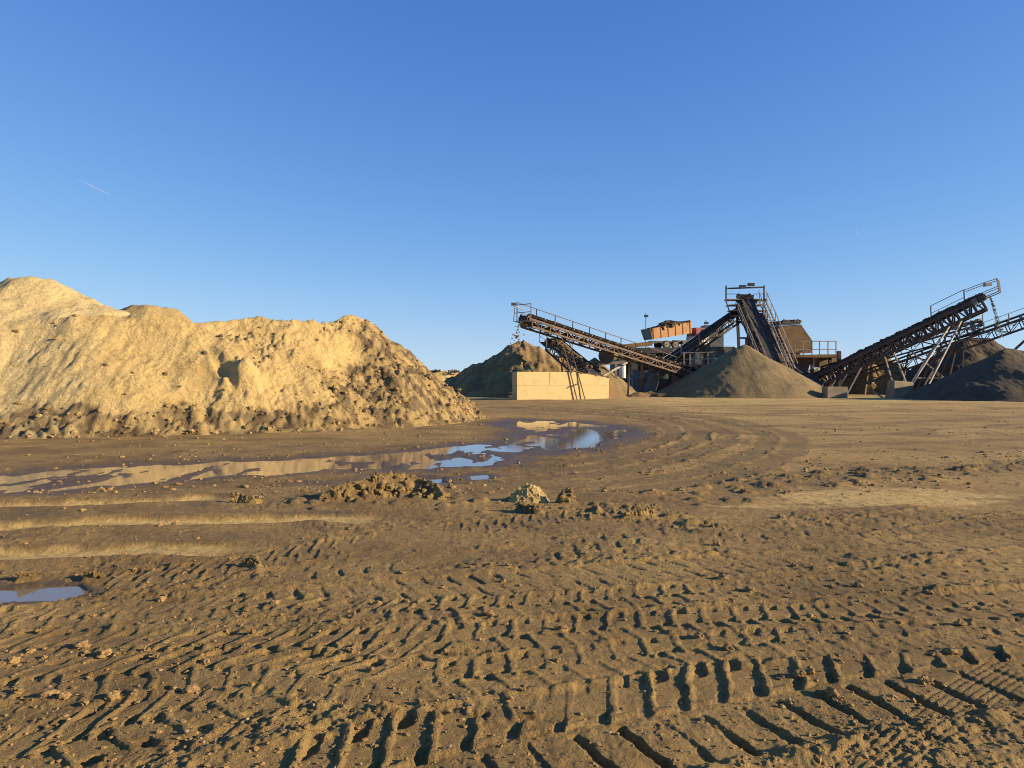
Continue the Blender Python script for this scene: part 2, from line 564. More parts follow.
        bm = np.exp(-((au - 1.13) / 0.13) ** 2) * berm * ends * (0.35 + 1.3 * sstep(-0.3, 0.6, perlin(s_ / 0.12, t_ / 0.12, 80 + seed)))
        H[sel] = h0 * (1 - inside) + hin * inside + bm
    L1 = ((420, 533), (520, 523), (660, 514), (800, 505))
    track([(-120, 606), (0, 598), (90, 586), (200, 571), (330, 547), (440, 530), (560, 517), (680, 508)], 0.58, 0.040, 0.22, (0.55, -0.35), seed=1, mode='ridge')
    track([(120, 612), (300, 601), (450, 588), (600, 575), (750, 561), (850, 553), (1000, 536), (1150, 520)], 0.66, 0.026, 0.20, (-0.2, 0.15), lug=0.2, seed=2, amount=0.8)
    track([(-150, 648), (0, 647), (150, 648), (350, 649), (540, 634), (650, 627), (820, 621), (900, 613), (1024, 602), (1150, 590)], 0.60, 0.036, 0.215, (0.28, 0.12), seed=3, berm=0.006, mode='ridge')
    track([(-80, 792), (60, 748), (150, 722), (260, 695), (350, 672), (450, 655)], 0.60, 0.042, 0.23, (0.75, 0.3), seed=4, berm=0.006, amount=0.9, mode='ridge')
    track([(240, 850), (340, 806), (430, 772), (500, 750), (552, 740), (600, 729), (684, 712), (764, 698), (830, 687), (943, 673), (1024, 664), (1200, 648)], 0.94, 0.042, 0.225, (0.55, 0.04), lug=0.20, mode='mixed', seed=5, berm=0.018)
    track([(-120, 690), (0, 682), (120, 676), (250, 672), (380, 690), (520, 700)], 0.58, 0.045, 0.22, (0.5, 0.3), seed=11, amount=0.9, mode='ridge')
    track([(420, 690), (560, 668), (700, 650), (860, 643), (1024, 634), (1150, 625)], 0.5, 0.036, 0.21, (0.3, 0.15), seed=14, amount=0.8, mode='ridge')
    track([(-120, 624), (0, 619), (130, 612), (260, 606), (380, 612), (500, 606), (640, 597), (800, 588), (1024, 570), (1150, 560)], 0.5, 0.036, 0.21, (0.35, 0.1), seed=15, amount=0.75, mode='ridge')
    track([(300, 572), (420, 560), (560, 550), (700, 545), (860, 540), (1024, 524), (1150, 512)], 0.6, 0.030, 0.22, (0.5, -0.2), lug=0.2, seed=13, amount=0.7)
    track([(560, 545), (700, 533), (850, 527), (1000, 505), (1150, 490)], 0.6, 0.03, 0.24, (0.4, -0.4), lug=0.22, seed=6, amount=0.6)
    track([(650, 512), (780, 507), (900, 500), (1024, 490), (1150, 480)], 0.7, 0.035, 0.26, (0.4, -0.4), lug=0.25, seed=7, amount=0.7)
    track([(640, 455), (720, 450), (850, 440), (1024, 428), (1200, 420)], 1.0, 0.03, 0.5, (0.4, -0.4), seed=8, amount=0.5)
    track([(500, 472), (600, 462), (680, 452), (740, 438)], 0.9, 0.04, 0.4, (0.4, -0.4), seed=9, amount=0.8)
    # narrow ribbed tyre mark, bottom right
    path = px_path([(850, 790), (880, 762), (930, 725), (980, 691), (1010, 672)])
    t, s, over = strip_coord(X, Y, path)
    sel = (np.abs(t) < 0.2) & (over < 0.1)
    tt = t[sel] + 0.2 * ragx[sel]
    H[sel] -= sstep(0.14, 0.11, np.abs(tt)) * (0.002 + 0.003 * (np.cos(tt * 2 * np.pi / 0.04) > 0.1)) * sstep(0.1, 0, over[sel])

    # smooth ruts floored with pale washed sand, on the left
    def rut(pts, width, s_amt, dz, wet_amt=0.0):
        nonlocal H, sand, wet
        path = px_path(pts)
        t, s, over = strip_coord(X, Y, path)
        tt = t + 0.10 * perlin(X / 0.5, Y / 0.25, 55) + 0.5 * ragx
        k = sstep(width * 0.5, width * 0.5 - 0.09, np.abs(tt)) * sstep(0.9, 0.0, over + 0.5 * perlin(X / 0.8, Y / 0.8, 56))
        H = H * (1 - 0.85 * k) + 0.85 * k * (low + dz)
        sand = np.maximum(sand, k * s_amt); wet = wet * (1 - k)
        bk = np.exp(-((np.abs(t) - width * 0.62) / 0.1) ** 2) * sstep(0.6, 0, over)
        H = H + 0.025 * bk
        return k
    POOL = np.zeros_like(X)
    rut([(-200, 513), (0, 508), (100, 505), (205, 501)], 0.55, 0.95, -0.05)
    rut([(-200, 538), (0, 531), (110, 526), (200, 524), (330, 519)], 0.52, 0.95, -0.05)
    rut([(-200, 566), (0, 558), (80, 554), (190, 550)], 0.50, 0.9, -0.05)
    # pale dusty patch, right
    cx, cy = tuple(G(860, 497))[:2]
    e = np.hypot((X - cx - 0.5 * (Y - cy)) / 2.6, (Y - cy) / 1.0) + 0.35 * fbm(X / 1.2, Y / 0.6, 3, 58)
    k = sstep(1.0, 0.65, e)
    sand = np.maximum(sand, k * 0.9); wet = wet * (1 - k); H = H * (1 - 0.7 * k) + 0.7 * k * low
    # dark gravelly band right of centre
    path = px_path([(690, 499), (780, 483), (900, 473), (1024, 466), (1200, 458)])
    t, s, over = strip_coord(X, Y, path)
    k = sstep(0.9, 0.3, np.abs(t + 0.4 * fbm(X / 1.0, Y / 0.7, 3, 59))) * sstep(1.0, 0, over)
    sand = sand * (1 - k); H += 0.05 * k * (lumps(wx, wy, 0.3, 0.06, 0.2, 0.7, 44) / 0.15) * fade(0.25)
    wet = np.maximum(wet, 0.35 * k)
    # long faint wheel streaks further out
    for i, (pts, wd) in enumerate(((((640, 412), (760, 414), (900, 410), (1100, 407)), 0.8), (((600, 419), (700, 424), (850, 424), (1024, 416), (1200, 410)), 0.9),
                                   (((560, 411), (650, 407), (800, 405), (1000, 403)), 1.2), (((700, 440), (800, 446), (950, 442), (1100, 434)), 0.7), (((660, 430), (780, 436), (900, 432), (1024, 424)), 0.6))):
        t, s, over = strip_coord(X, Y, px_path(pts))
        k = sstep(wd, wd * 0.2, np.abs(t + 0.6 * perlin(X / 4, Y / 3, 95 + i))) * sstep(4, 0, over)
        H += -0.05 * k * sstep(6, 20, D) + 0.04 * k * perlin(X / 0.7, Y / 0.5, 98)
        sand *= (1 - 0.8 * k); wet = np.maximum(wet, 0.3 * k)

    # wheel ruts curving round the puddle
    for i, (off, dz) in enumerate(((0.0, 0.032), (0.75, 0.030), (1.5, 0.024), (2.6, 0.018), (3.3, 0.016))):
        p = px_path([(470, 470), (560, 463), (620, 452), (664, 440), (672, 430), (640, 419), (560, 411), (480, 407)], 14)
        d = np.gradient(p, axis=0); nn = np.stack([d[:, 1], -d[:, 0]], 1) / np.hypot(d[:, 0], d[:, 1])[:, None]
        p = p + nn * off
        bb = (X > -4) & (X < 12) & (Y > 11) & (Y < 48)
        x = X[bb]; y = Y[bb]; best = np.full(x.shape, 1e9); arc = np.zeros(x.shape); cum = np.concatenate([[0], np.cumsum(np.hypot(*np.diff(p, axis=0).T))])
        for a in range(len(p) - 1):
            e_ = p[a + 1] - p[a]; tt = np.clip(((x - p[a, 0]) * e_[0] + (y - p[a, 1]) * e_[1]) / (e_ @ e_), 0, 1)
            dd = np.hypot(x - p[a, 0] - tt * e_[0], y - p[a, 1] - tt * e_[1])
            nb = dd < best; best[nb] = dd[nb]; arc[nb] = (cum[a] + tt * np.hypot(*e_))[nb]
        rg_ = best + 0.10 * perlin(x / 0.5, y / 0.5, 140 + i)
        k = sstep(0.36, 0.22, rg_); ed = np.exp(-((rg_ - 0.42) / 0.09) ** 2)
        tooth = (np.abs((arc / 0.42) % 1 - 0.5) < 0.22)
        H[bb] += -0.6 * dz * k + 0.9 * dz * ed * (0.3 + 0.9 * tooth) * (0.5 + 0.8 * perlin(x / 0.9, y / 0.9, 150 + i))
        wet[bb] = np.maximum(wet[bb], 0.55 * k)

    # mud ridge across the middle
    path = px_path([(300, 506), (380, 500), (470, 503), (560, 506), (640, 512), (690, 520)])
    t, s, over = strip_coord(X, Y, path)
    k = sstep(0.75, 0.1, np.abs(t + 0.25 * fbm(X / 0.8, Y / 0.6, 3, 66))) * sstep(0.6, 0, over)
    H += k * (0.02 + 0.38 * lumps(wx, wy, 0.22, 0.04, 0.13, 0.6, 45) + 0.4 * cl2)
    wet = np.maximum(wet, 0.25 * k * sstep(-0.2, 0.4, perlin(X / 0.5, Y / 0.5, 67)))

    # puddles: hollows whose floor dips under the water level
    def pool(poly, dip, edge=0.25, rag=0.25, seed=0, shore=1.2, isl=0.0):
        nonlocal H, wet, sand
        pts = np.array([tuple(G(x, y))[:2] for x, y in poly])
        d = np.full(X.shape, 1e9, np.float32); ins = np.zeros(X.shape, bool)
        bb = (X > pts[:, 0].min() - 4) & (X < pts[:, 0].max() + 4) & (Y > pts[:, 1].min() - 4) & (Y < pts[:, 1].max() + 4)
        x = X[bb]; y = Y[bb]
        dd = np.full(x.shape, 1e9); ii = np.zeros(x.shape, bool)
        for a in range(len(pts)):
            p, q = pts[a], pts[(a + 1) % len(pts)]
            e_ = q - p
            tt = np.clip(((x - p[0]) * e_[0] + (y - p[1]) * e_[1]) / (e_ @ e_), 0, 1)
            dd = np.minimum(dd, np.hypot(x - p[0] - tt * e_[0], y - p[1] - tt * e_[1]))
            c = ((p[1] > y) != (q[1] > y)) & (x < (q[0] - p[0]) * (y - p[1]) / (q[1] - p[1] + 1e-9) + p[0])
            ii ^= c
        sd = np.where(ii, dd, -dd) + rag * fbm(x / 0.9, y / 1.3, 4, 100 + seed)
        k = sstep(-edge, edge, sd)
        sh = sstep(-shore, 0.0, sd)
        hh = H[bb]
        hh = hh * (1 - 0.7 * sh) + 0.7 * sh * (WATER + 0.012 + 0.25 * (hh - low[bb]))
        H[bb] = hh * (1 - k) + k * (WATER - dip + isl * fbm(x / 0.7 + y * 0.1, y / 2.2, 4, 130 + seed, 0.6) + 0.15 * (hh - low[bb]))
        POOL[bb] = np.maximum(POOL[bb], sstep(-edge * 1.2, -edge * 0.6, sd))
        wet[bb] = np.maximum(wet[bb], 1.0 * sstep(-shore, -0.05, sd + 0.3 * perlin(x / 0.6, y / 0.6, 109)))
        sand[bb] *= (1 - sh)
    pool([(-260, 492), (-100, 488), (60, 489), (130, 482), (250, 474), (330, 470), (425, 469), (490, 464), (506, 458), (497, 450), (490, 444), (450, 446), (405, 451), (300, 458), (180, 463), (60, 469), (0, 476), (-200, 480)], 0.007, 0.2, 0.36, 1, 1.6, isl=0.028)
    pool([(492, 450), (530, 452), (575, 449), (604, 440), (628, 433), (612, 426), (572, 421), (520, 420), (500, 424), (532, 430), (516, 440)], 0.004, 0.25, 0.25, 2, 2.2, isl=0.012)
    pool([(562, 448), (592, 446), (602, 437), (588, 428), (574, 429), (578, 438)], 0.02, 0.2, 0.12, 3, 1.0)
    pool([(412, 479), (445, 477), (440, 482), (415, 483)], 0.015, 0.08, 0.1, 5, 0.6)
    pool([(470, 475), (486, 474), (487, 478), (472, 479)], 0.015, 0.08, 0.08, 6, 0.5)
    pool([(-120, 602), (0, 598), (60, 596), (82, 590), (70, 585), (0, 588), (-120, 592)], 0.03, 0.06, 0.06, 7, 0.35)
    dry = (POOL < 0.5) & (H < WATER + 0.006) & (Y < 40) & (Y > 4)
    H[dry] = WATER + 0.006 + 0.1 * (H[dry] - WATER) * 0 + 0.006 * perlin(X[dry] / 0.15, Y[dry] / 0.15, 120)
    H[:6] = 0
    g = grid_mesh('ground', X, Y, H, M['ground'], attrs={'sand': np.clip(sand, 0, 1), 'wet': np.clip(wet, 0, 1)})
    g['kind'] = 'structure'
    # keep a lookup of the surface for what rests on it
    return tx, EYE * F / rows, H[6:]


WATER = -0.022
TXV, YYV, HG = build_ground()


def ground_z(x, y):
    j = int(np.argmin(np.abs(TXV - x / y))); i = int(np.argmin(np.abs(YYV - EYE * F / y)))
    return float(HG[i, j])


def water_sheet(poly, name='puddle'):
    pts = [G(x, y) for x, y in poly]
    mb = MB()
    mb.add([(p.x, p.y, WATER) for p in pts], [tuple(range(len(pts)))])
    o = mb.build(name, M['water'])
    o['kind'] = 'structure'
    if o.data.polygons[0].normal.z < 0: o.data.flip_normals()


water_sheet([(-330, 502), (200, 494), (500, 487), (560, 460), (650, 449), (650, 424), (600, 418), (500, 419), (480, 432), (400, 444), (-330, 462)])
water_sheet([(-160, 607), (96, 602), (96, 581), (-160, 586)])


# ------------------------------------------------------------------ heaps
def heap(name, label, cat, crest, slope, material, res, seed, rough=0.15, gully=0.0, chunks=None, foot=0.0, group=None, attr_fn=None, margin=0.6, cut=None):
    """a tipped heap: material at its angle of repose below a crest line of (x, y, height) points"""
    cr = catmull(crest, 16) if len(crest) > 1 else np.array(crest, float)
    reach = cr[:, 2] / slope + margin
    x0, x1 = (cr[:, 0] - reach).min(), (cr[:, 0] + reach).max()
    y0, y1 = (cr[:, 1] - reach).min(), (cr[:, 1] + reach).max()
    X, Y = np.meshgrid(np.arange(x0, x1, res[0]), np.arange(y0, y1, res[1]))
    X = X.astype(np.float32); Y = Y.astype(np.float32)
    wx = X + 0.5 * perlin(X / 2.3, Y / 2.3, seed) + 0.08 * perlin(X / 0.7, Y / 0.7, seed + 1)
    wy = Y + 0.5 * perlin(X / 2.3, Y / 2.3, seed + 2) + 0.08 * perlin(X / 0.7, Y / 0.7, seed + 3)
    k = rough / 0.15
    wx = X + (wx - X) * k; wy = Y + (wy - Y) * k
    H = np.full(X.shape, -9, np.float32)
    for c in cr:
        H = np.maximum(H, c[2] - slope * np.hypot(wx - c[0], wy - c[1]))
    if foot: H = np.where(H < foot, foot * 0.5 * (H / foot) ** 2 * np.sign(H) + H * 0.5, H)
    inn = sstep(-0.1, 0.8, H)
    if gully: H = H + gully * inn * (perlin(X / 0.55 + 0.6 * perlin(Y / 1.5, X / 2, seed + 8), Y / 3.2, seed + 9) + 0.6 * perlin(X / 0.25, Y / 1.8, seed + 10))
    H = H + inn * rough * 0.5 * fbm(X / 1.1, Y / 1.1, 5, seed + 5, 0.58)
    at = {'sand': np.zeros_like(X), 'wet': np.zeros_like(X)}
    if chunks is not None: H, at = chunks(X, Y, H, inn)
    loc = (float(cr[:, 0].mean()), float(cr[:, 1].mean()), 0.0)
    o = grid_mesh(name, X, Y, H, material, loc=loc, keep=H > -0.06, attrs=at)
    return tag(o, label, cat, group)


def front_chunks(X, Y, H, inn):
    px = X / Y * F + 512.0
    wx = X + 0.12 * perlin(X / 0.3, Y / 0.3, 201); wy = Y + 0.12 * perlin(X / 0.3, Y / 0.3, 202)
    zone = fbm(X / 1.8, (H * 1.3 + Y) / 1.8, 3, 203)
    ridge = sstep(318, 375, px + 42 * fbm(X / 1.2, Y / 1.2, 3, 204) - (H - 2.0) * 14)
    basez = sstep(0.95, 0.45, H + 0.4 * zone)
    right = sstep(185, 230, px) * sstep(-0.25, 0.35, zone)
    ck = np.clip(ridge + basez * 0.9 + 0.75 * right + 0.40 * sstep(0.1, 0.6, zone), 0.12, 1)
    H = H + ck * (0.30 * lumps(wx, wy, 0.6, 0.10, 0.32, 0.5, 205) + 0.9 * lumps(wx, wy, 0.12, 0.02, 0.075, 0.6, 208) + 0.8 * lumps(wx, wy, 0.26, 0.04, 0.14, 0.6, 206)) * sstep(-0.1, 0.15, H)
    H = H + (0.25 + ck) * 0.07 * fbm(X / 0.3, Y / 0.3, 4, 207, 0.6) * sstep(0, 0.3, H)
    # scoop left by a digger bucket, with an overhanging shaded lip
    q = P(222, 366, 24.2)
    rx = (X - q.x) * 0.8 + (Y - q.y) * 0.25; ry = (Y - q.y)
    d = np.hypot(rx / 0.55, ry / 0.75)
    H = H - 0.24 * sstep(1.1, 0.3, np.hypot((rx + 0.5 * ry) / 0.28, ry / 0.7))
    q = P(245, 372, 24.0)
    H = H + 0.34 * sstep(1.0, 0.2, np.hypot((X - q.x) / 0.65, (Y - q.y) / 0.8) + 0.3 * perlin(X / 0.4, Y / 0.4, 209))
    wet = np.clip(basez * (1.15 + 0.3 * zone) + ridge * (1.0 + 0.5 * zone) + 0.25 * right, 0, 1.0) * (0.45 + 0.55 * sstep(-0.3, 0.5, fbm(X / 0.5, Y / 0.5, 2, 210)))
    sandm = sstep(120, 40, px) * 0.8 + 0.25 * sstep(0, 0.5, zone)
    return H, {'sand': np.clip(sandm, 0, 1), 'wet': np.clip(wet * 1.25, 0, 1)}


def crest_px(pts):
    return [tuple(P(x, y, Y)) for x, y, Y in pts]


fh = heap('sand_heap', 'long front bank of yellow sand with chunky brown right flank beside the puddle', 'sand heap',
     crest_px([(-330, 312, 22.5), (-180, 316, 22.8), (-60, 322, 23.2), (0, 322, 23.8), (80, 316, 24.6), (150, 313, 25.3), (198, 322, 25.8), (262, 316, 27), (322, 322, 28.6), (350, 315, 30), (378, 329, 31), (402, 349, 31.8), (440, 384, 33), (468, 404, 34)]),
     0.86, M['heap'], (0.045, 0.055), 200, rough=0.13, gully=0.045, chunks=front_chunks, foot=0.5)


def pale(X, Y, H, inn):
    return H, {'sand': 0.9 * np.ones_like(X), 'wet': 0.12 * sstep(0.2, 0.7, perlin(X / 1.5, Y / 1.5, 311))}


heap('sand_heap', 'tallest pale sand heap rising behind the front bank at far left', 'sand heap',
     crest_px([(-260, 300, 37), (-120, 290, 37), (-40, 288, 37.5), (0, 282, 38), (28, 278, 38), (62, 281, 38.5), (92, 300, 39)]), 0.62, M['heap'], (0.10, 0.12), 300, rough=0.2, chunks=pale)
heap('sand_heap', 'low grey topped sand heap peeping between the tall heap and the front bank', 'sand heap',
     crest_px([(118, 308, 43), (142, 305, 43), (170, 309, 43.5), (186, 319, 44)]), 0.62, M['heap'], (0.12, 0.14), 320, rough=0.2,
     chunks=lambda X, Y, H, inn: (H, {'sand': 0.4 * np.ones_like(X), 'wet': 0.45 * sstep(4.2, 4.9, H)}))
heap('sand_heap', 'far orange sand bank between the front bank and the dark pile', 'sand heap',
     crest_px([(380, 372, 118), (418, 368, 118), (440, 370, 119), (458, 371, 120), (476, 378, 121)]), 0.7, M['heap'], (0.3, 0.3), 330, rough=0.25,
     chunks=lambda X, Y, H, inn: (H, {'sand': np.zeros_like(X), 'wet': 0.4 * sstep(-0.2, 0.5, perlin(X / 3, Y / 3, 335))}))

heap('sand_heap', 'low far sand bank glimpsed under the screening box platform', 'sand heap',
     crest_px([(806, 369, 128), (830, 366, 128), (852, 369, 128)]), 0.7, M['heap'], (0.3, 0.3), 340, rough=0.25)

# dark aggregate piles


def bare(X, Y, H, inn):
    return H, {'sand': np.zeros_like(X), 'wet': np.zeros_like(X)}


PG = 'gravel piles under the conveyors'
heap('gravel_pile', 'smooth brown cone of fine gravel in front of the tower conveyor', 'gravel pile', [tuple(P(743, 344, 75))], 0.575, M['gravel'], (0.11, 0.13), 400, rough=0.07, gully=0.02, group=PG, foot=0.4)


def eroded(X, Y, H, inn):
    H = H + inn * (0.22 * perlin(X / 1.3 + 0.5 * perlin(X / 3, Y / 3, 421), Y / 9.0, 420) - 0.26 * np.abs(perlin(X / 0.8, Y / 7.0, 422)))
    return H, {'sand': np.zeros_like(X), 'wet': np.zeros_like(X)}


heap('gravel_pile', 'gullied dark brown pile behind the cream block wall', 'gravel pile', crest_px([(504, 347, 80), (522, 340, 80), (533, 343, 80.5), (550, 351, 81)]), 0.61, M['gravel_brown'], (0.11, 0.13), 410, rough=0.22, chunks=eroded, group=PG, foot=0.4)
heap('gravel_pile', 'nearest black gravel pile at the right edge of the yard', 'gravel pile', crest_px([(1008, 348, 62), (1030, 352, 62.5)]), 0.525, M['gravel_dark'], (0.10, 0.12), 430, rough=0.10, gully=0.03, group=PG, foot=0.4)
heap('gravel_pile', 'dark gravel pile with rounded top under the lattice conveyor', 'gravel pile', crest_px([(966, 338, 86), (986, 338, 86)]), 0.62, M['gravel_dark'], (0.12, 0.14), 440, rough=0.16, gully=0.05, group=PG, foot=0.4)
heap('gravel_pile', 'lumpy brown pile beneath the two right conveyors', 'gravel pile', crest_px([(858, 362, 89), (878, 352, 89), (888, 362, 89)]), 0.8, M['gravel_brown'], (0.12, 0.14), 450, rough=0.4, group=PG, foot=0.3)
heap('gravel_pile', 'small brown pile beside the olive drum behind the wall', 'gravel pile', [tuple(P(593, 357, 84))], 0.85, M['gravel'], (0.14, 0.14), 460, rough=0.15, group=PG, foot=0.3)
heap('gravel_pile', 'low spill of brown rubble between the wall end and the central cone', 'gravel pile', crest_px([(640, 392, 72), (660, 391, 72)]), 0.5, M['gravel_brown'], (0.12, 0.14), 470, rough=0.3, group=PG)


# ------------------------------------------------------------------ the plant
def conveyor(name, label, tail, head, width, depth, rails=(), rail_t=(0.0, 1.0), legs=(), group='belt conveyors of the plant', frame=None, rail_mat=None,
             panel=1.1, walk=True, chord=0.14, web=0.08, rail_h=1.05, skirt=False):
    frame = frame or M['steel']; rail_mat = rail_mat or M['galv']
    tail = Vector(tail); head = Vector(head)
    root = empty(name, (tail.x, tail.y, 0), label, 'conveyor', group)
    d = head - tail; L = d.length; u = d / L
    v = u.cross(Vector((0, 0, 1))).normalized()
    w = v.cross(u)

    def at(t, s, h): return tail + u * t + v * s + w * h
    hw = width / 2
    for sd in (-1, 1):
        mb = MB(); y = sd * hw
        mb.bar(at(0, y, 0), at(L, y, 0), chord, chord * 1.3, w)
        mb.bar(at(0.6, y, -depth), at(L - 0.4, y, -depth), chord, chord, w)
        n = max(3, int(L / panel))
        for k in range(n + 1):
            t = 0.6 + (L - 1.0) * k / n
            mb.bar(at(t, y, -depth + 0.07), at(t, y, -0.07), web, web, u)
            if k < n:
                t2 = 0.6 + (L - 1.0) * (k + 1) / n
                a, c = (-depth + 0.07, -0.07) if (k % 2 == 0) else (-0.07, -depth + 0.07)
                mb.bar(at(t + web, y * 0.985, a), at(t2 - web, y * 0.985, c), web * 0.8, web * 0.8, v)
        mb.build('side_truss', frame, root)
        if skirt:
            mb = MB(); mb.box(at(L * 0.5, sd * (hw - 0.05), 0.2), u * (L * 0.5), v * 0.02, w * 0.17); mb.build('skirt_plate', M['belt'], root)
    mb = MB()
    n = max(3, int(L / (panel * 2)))
    for k in range(n + 1):
        t = 0.6 + (L - 1.0) * k / n
        mb.bar(at(t, -hw + 0.08, -depth), at(t, hw - 0.08, -depth), web, web, w)
        mb.bar(at(t, -hw + 0.08, -0.12), at(t, hw - 0.08, -0.12), web, web, w)
    tag(mb.build('cross_frame', frame, root), kind='stuff')
    # troughed belt with its return run, as one loop
    bw = hw * 0.86; r = 0.26
    prof = []
    for k in range(9): prof.append((L - 0.1 + r * math.sin(math.pi * k / 8), 0.02 + r * math.cos(math.pi * k / 8), 1))
    for k in range(9): prof.append((0.1 - r * math.sin(math.pi * k / 8), 0.02 - r * math.cos(math.pi * k / 8), 0))
    vs = []; fs = []
    for t, h, _ in prof:
        up = 1.0 if (h > 0.2 and 0.05 < t < L - 0.05) else 0.0
        for sx, e in ((-1, 0.17), (-0.55, 0), (0.55, 0), (1, 0.17)):
            vs.append(at(t, sx * bw, h + (e if h > 0.25 else 0)))
    m_ = len(prof)
    for i in range(m_):
        j = (i + 1) % m_
        for c in range(3): fs.append((i * 4 + c, i * 4 + c + 1, j * 4 + c + 1, j * 4 + c))
    MB().add(vs, fs).build('belt', M['belt'], root)
    MB().tube(at(L - 0.1, -bw * 1.05, 0.02), at(L - 0.1, bw * 1.05, 0.02), r - 0.02, 12).build('head_drum', M['rusty'], root)
    MB().tube(at(0.1, -bw * 1.05, 0.02), at(0.1, bw * 1.05, 0.02), r - 0.02, 12).build('tail_drum', M['rusty'], root)
    mb = MB(); t = 0.8
    while t < L - 0.8:
        mb.tube(at(t, -bw * 0.55, 0.18), at(t, bw * 0.55, 0.18), 0.06, 6)
        mb.tube(at(t, bw * 0.6, 0.19), at(t, bw * 1.08, 0.36), 0.06, 6)
        mb.tube(at(t, -bw * 0.6, 0.19), at(t, -bw * 1.08, 0.36), 0.06, 6)
        mb.tube(at(t + 0.4, -bw * 0.98, -0.32), at(t + 0.4, bw * 0.98, -0.32), 0.055, 6)
        mb.bar(at(t, -bw, 0.06), at(t, bw, 0.06), 0.06, 0.05, w)
        t += 1.2
    tag(mb.build('idler_rollers', M['galv'], root), kind='stuff')
    # drive motor under the head
    mb = MB(); mb.tube(at(L - 0.9, hw + 0.08, -0.25), at(L - 0.9, hw + 0.62, -0.25), 0.2, 10); mb.box(at(L - 0.9, hw + 0.14, -0.05), u * 0.24, v * 0.06, w * 0.28)
    mb.build('drive_motor', M['greypaint'], root)
    a, c = rail_t[0] * L, rail_t[1] * L
    for sd in rails:
        y = sd * (hw + 0.62)
        if walk:
            MB().box(at((a + c) / 2, sd * (hw + 0.37), -0.1), u * ((c - a) / 2), v * 0.28, w * 0.025).build('walkway', frame, root)
        else: y = sd * (hw + 0.05)
        mb = MB()
        z0 = Vector((0, 0, 1))
        mb.bar(at(a, y, 0) + z0 * rail_h, at(c, y, 0) + z0 * rail_h, 0.055, 0.055)
        mb.bar(at(a, y, 0) + z0 * rail_h * 0.52, at(c, y, 0) + z0 * rail_h * 0.52, 0.045, 0.045)
        rl = mb.build('handrail', rail_mat, root)
        n = max(1, round((c - a) / 2.3))
        for k in range(n + 1):
            t = a + (c - a) * k / n
            MB().bar(at(t, y, -0.12), at(t, y, 0) + z0 * (rail_h + 0.02), 0.075, 0.075).build('post', rail_mat, rl)
    for lg in legs:
        t, sd, foot, wd = lg[:4]
        top = at(t * L, sd * hw, -depth)
        MB().bar(top, Vector(foot), wd, wd).build('leg', lg[4] if len(lg) > 4 else frame, root)
    return root, at, L


def gp(x, Y): return Vector(((x - 512) / F * Y, Y, -0.05))


# left conveyor over the block wall
A1, B1 = P(697, 375, 78), P(524, 319, 60.5)
r1, at1, L1 = conveyor('belt_conveyor', 'long left conveyor sloping down from its raised left end above the wall', A1, B1, 1.1, 0.55, rails=(1,), rail_t=(0.08, 0.985), rail_h=1.5, rail_mat=M['steel'],
     legs=[(0.845, -1, P(577, 399.5, 63.3), 0.075), (0.81, -1, P(585, 399.5, 63.62), 0.075), (0.42, 1, P(603, 376, 69.5), 0.2, M['galv']), (0.40, -1, gp(640, 74), 0.18), (0.42, 1, gp(628, 69.5), 0.18)], frame=M['rusty'])
MB().bar(P(570.5, 387, 63.0), P(577, 384, 63.1), 0.08).build('leg_brace', M['steel'], r1)
# guard frame round the head
mb = MB()
h0 = at1(L1 + 0.1, 0.9, -0.2); h1 = at1(L1 + 0.1, -0.9, -0.2); Z = Vector((0, 0, 1))
mb.bar(h0 + Vector((-.1, 0, 0)), h0 + Z * 1.35, 0.07); mb.bar(h1, h1 + Z * 1.35, 0.07); mb.bar(h0 + Z * 1.33, h1 + Z * 1.33, 0.06); mb.bar(h0 + Z * 1.3, at1(L1 - 1.2, 1.17, 0) + Z * 1.05, 0.06)
mb.bar(h0 + Z * 0.7, h1 + Z * 0.7, 0.05); mb.bar(h0, h1, 0.09)
mb.build('head_guard', M['galv'], r1)
MB().box(h0 + Z * 1.42 + Vector((-0.1, 0, 0)), (0.2, 0, 0), (0, 0.15, 0), (0, 0, 0.1)).build('lamp', M['lamp'], r1)

# short steep conveyor behind the wall
r2, at2, L2 = conveyor('belt_conveyor', 'short steep conveyor rising behind the cream block wall', P(594, 376, 67.5), P(552, 341, 76), 1.5, 0.8, rails=(1, -1), rail_t=(0.80, 0.99), walk=True, frame=M['rusty'],
     legs=[(0.55, -1, gp(566, 75), 0.14), (0.55, 1, gp(592, 73), 0.14)])

# tower conveyor seen end-on
r3, at3, L3 = conveyor('belt_conveyor', 'tall rusty tower conveyor climbing to the highest point of the plant', P(783, 387, 80), P(743.5, 296, 92), 1.7, 1.0, rails=(1, -1), rail_t=(0.02, 0.80), frame=M['rusty'],
     legs=[(0.93, -1, gp(741, 92), 0.3), (0.9, 1, gp(764, 92), 0.3), (0.62, -1, gp(752, 87), 0.22), (0.62, 1, gp(776, 87), 0.22)])
mb = MB()
for q in range(3):
    mb.bar(P(740, 322 + 16 * q, 92.1), P(763, 322 + 16 * q, 92.1), 0.2)
mb.bar(P(741, 322, 92.2), P(763, 352, 92.2), 0.15); mb.bar(P(763, 322, 92.3), P(741, 352, 92.3), 0.15)
mb.build('tower_bracing', M['rusty'], r3)
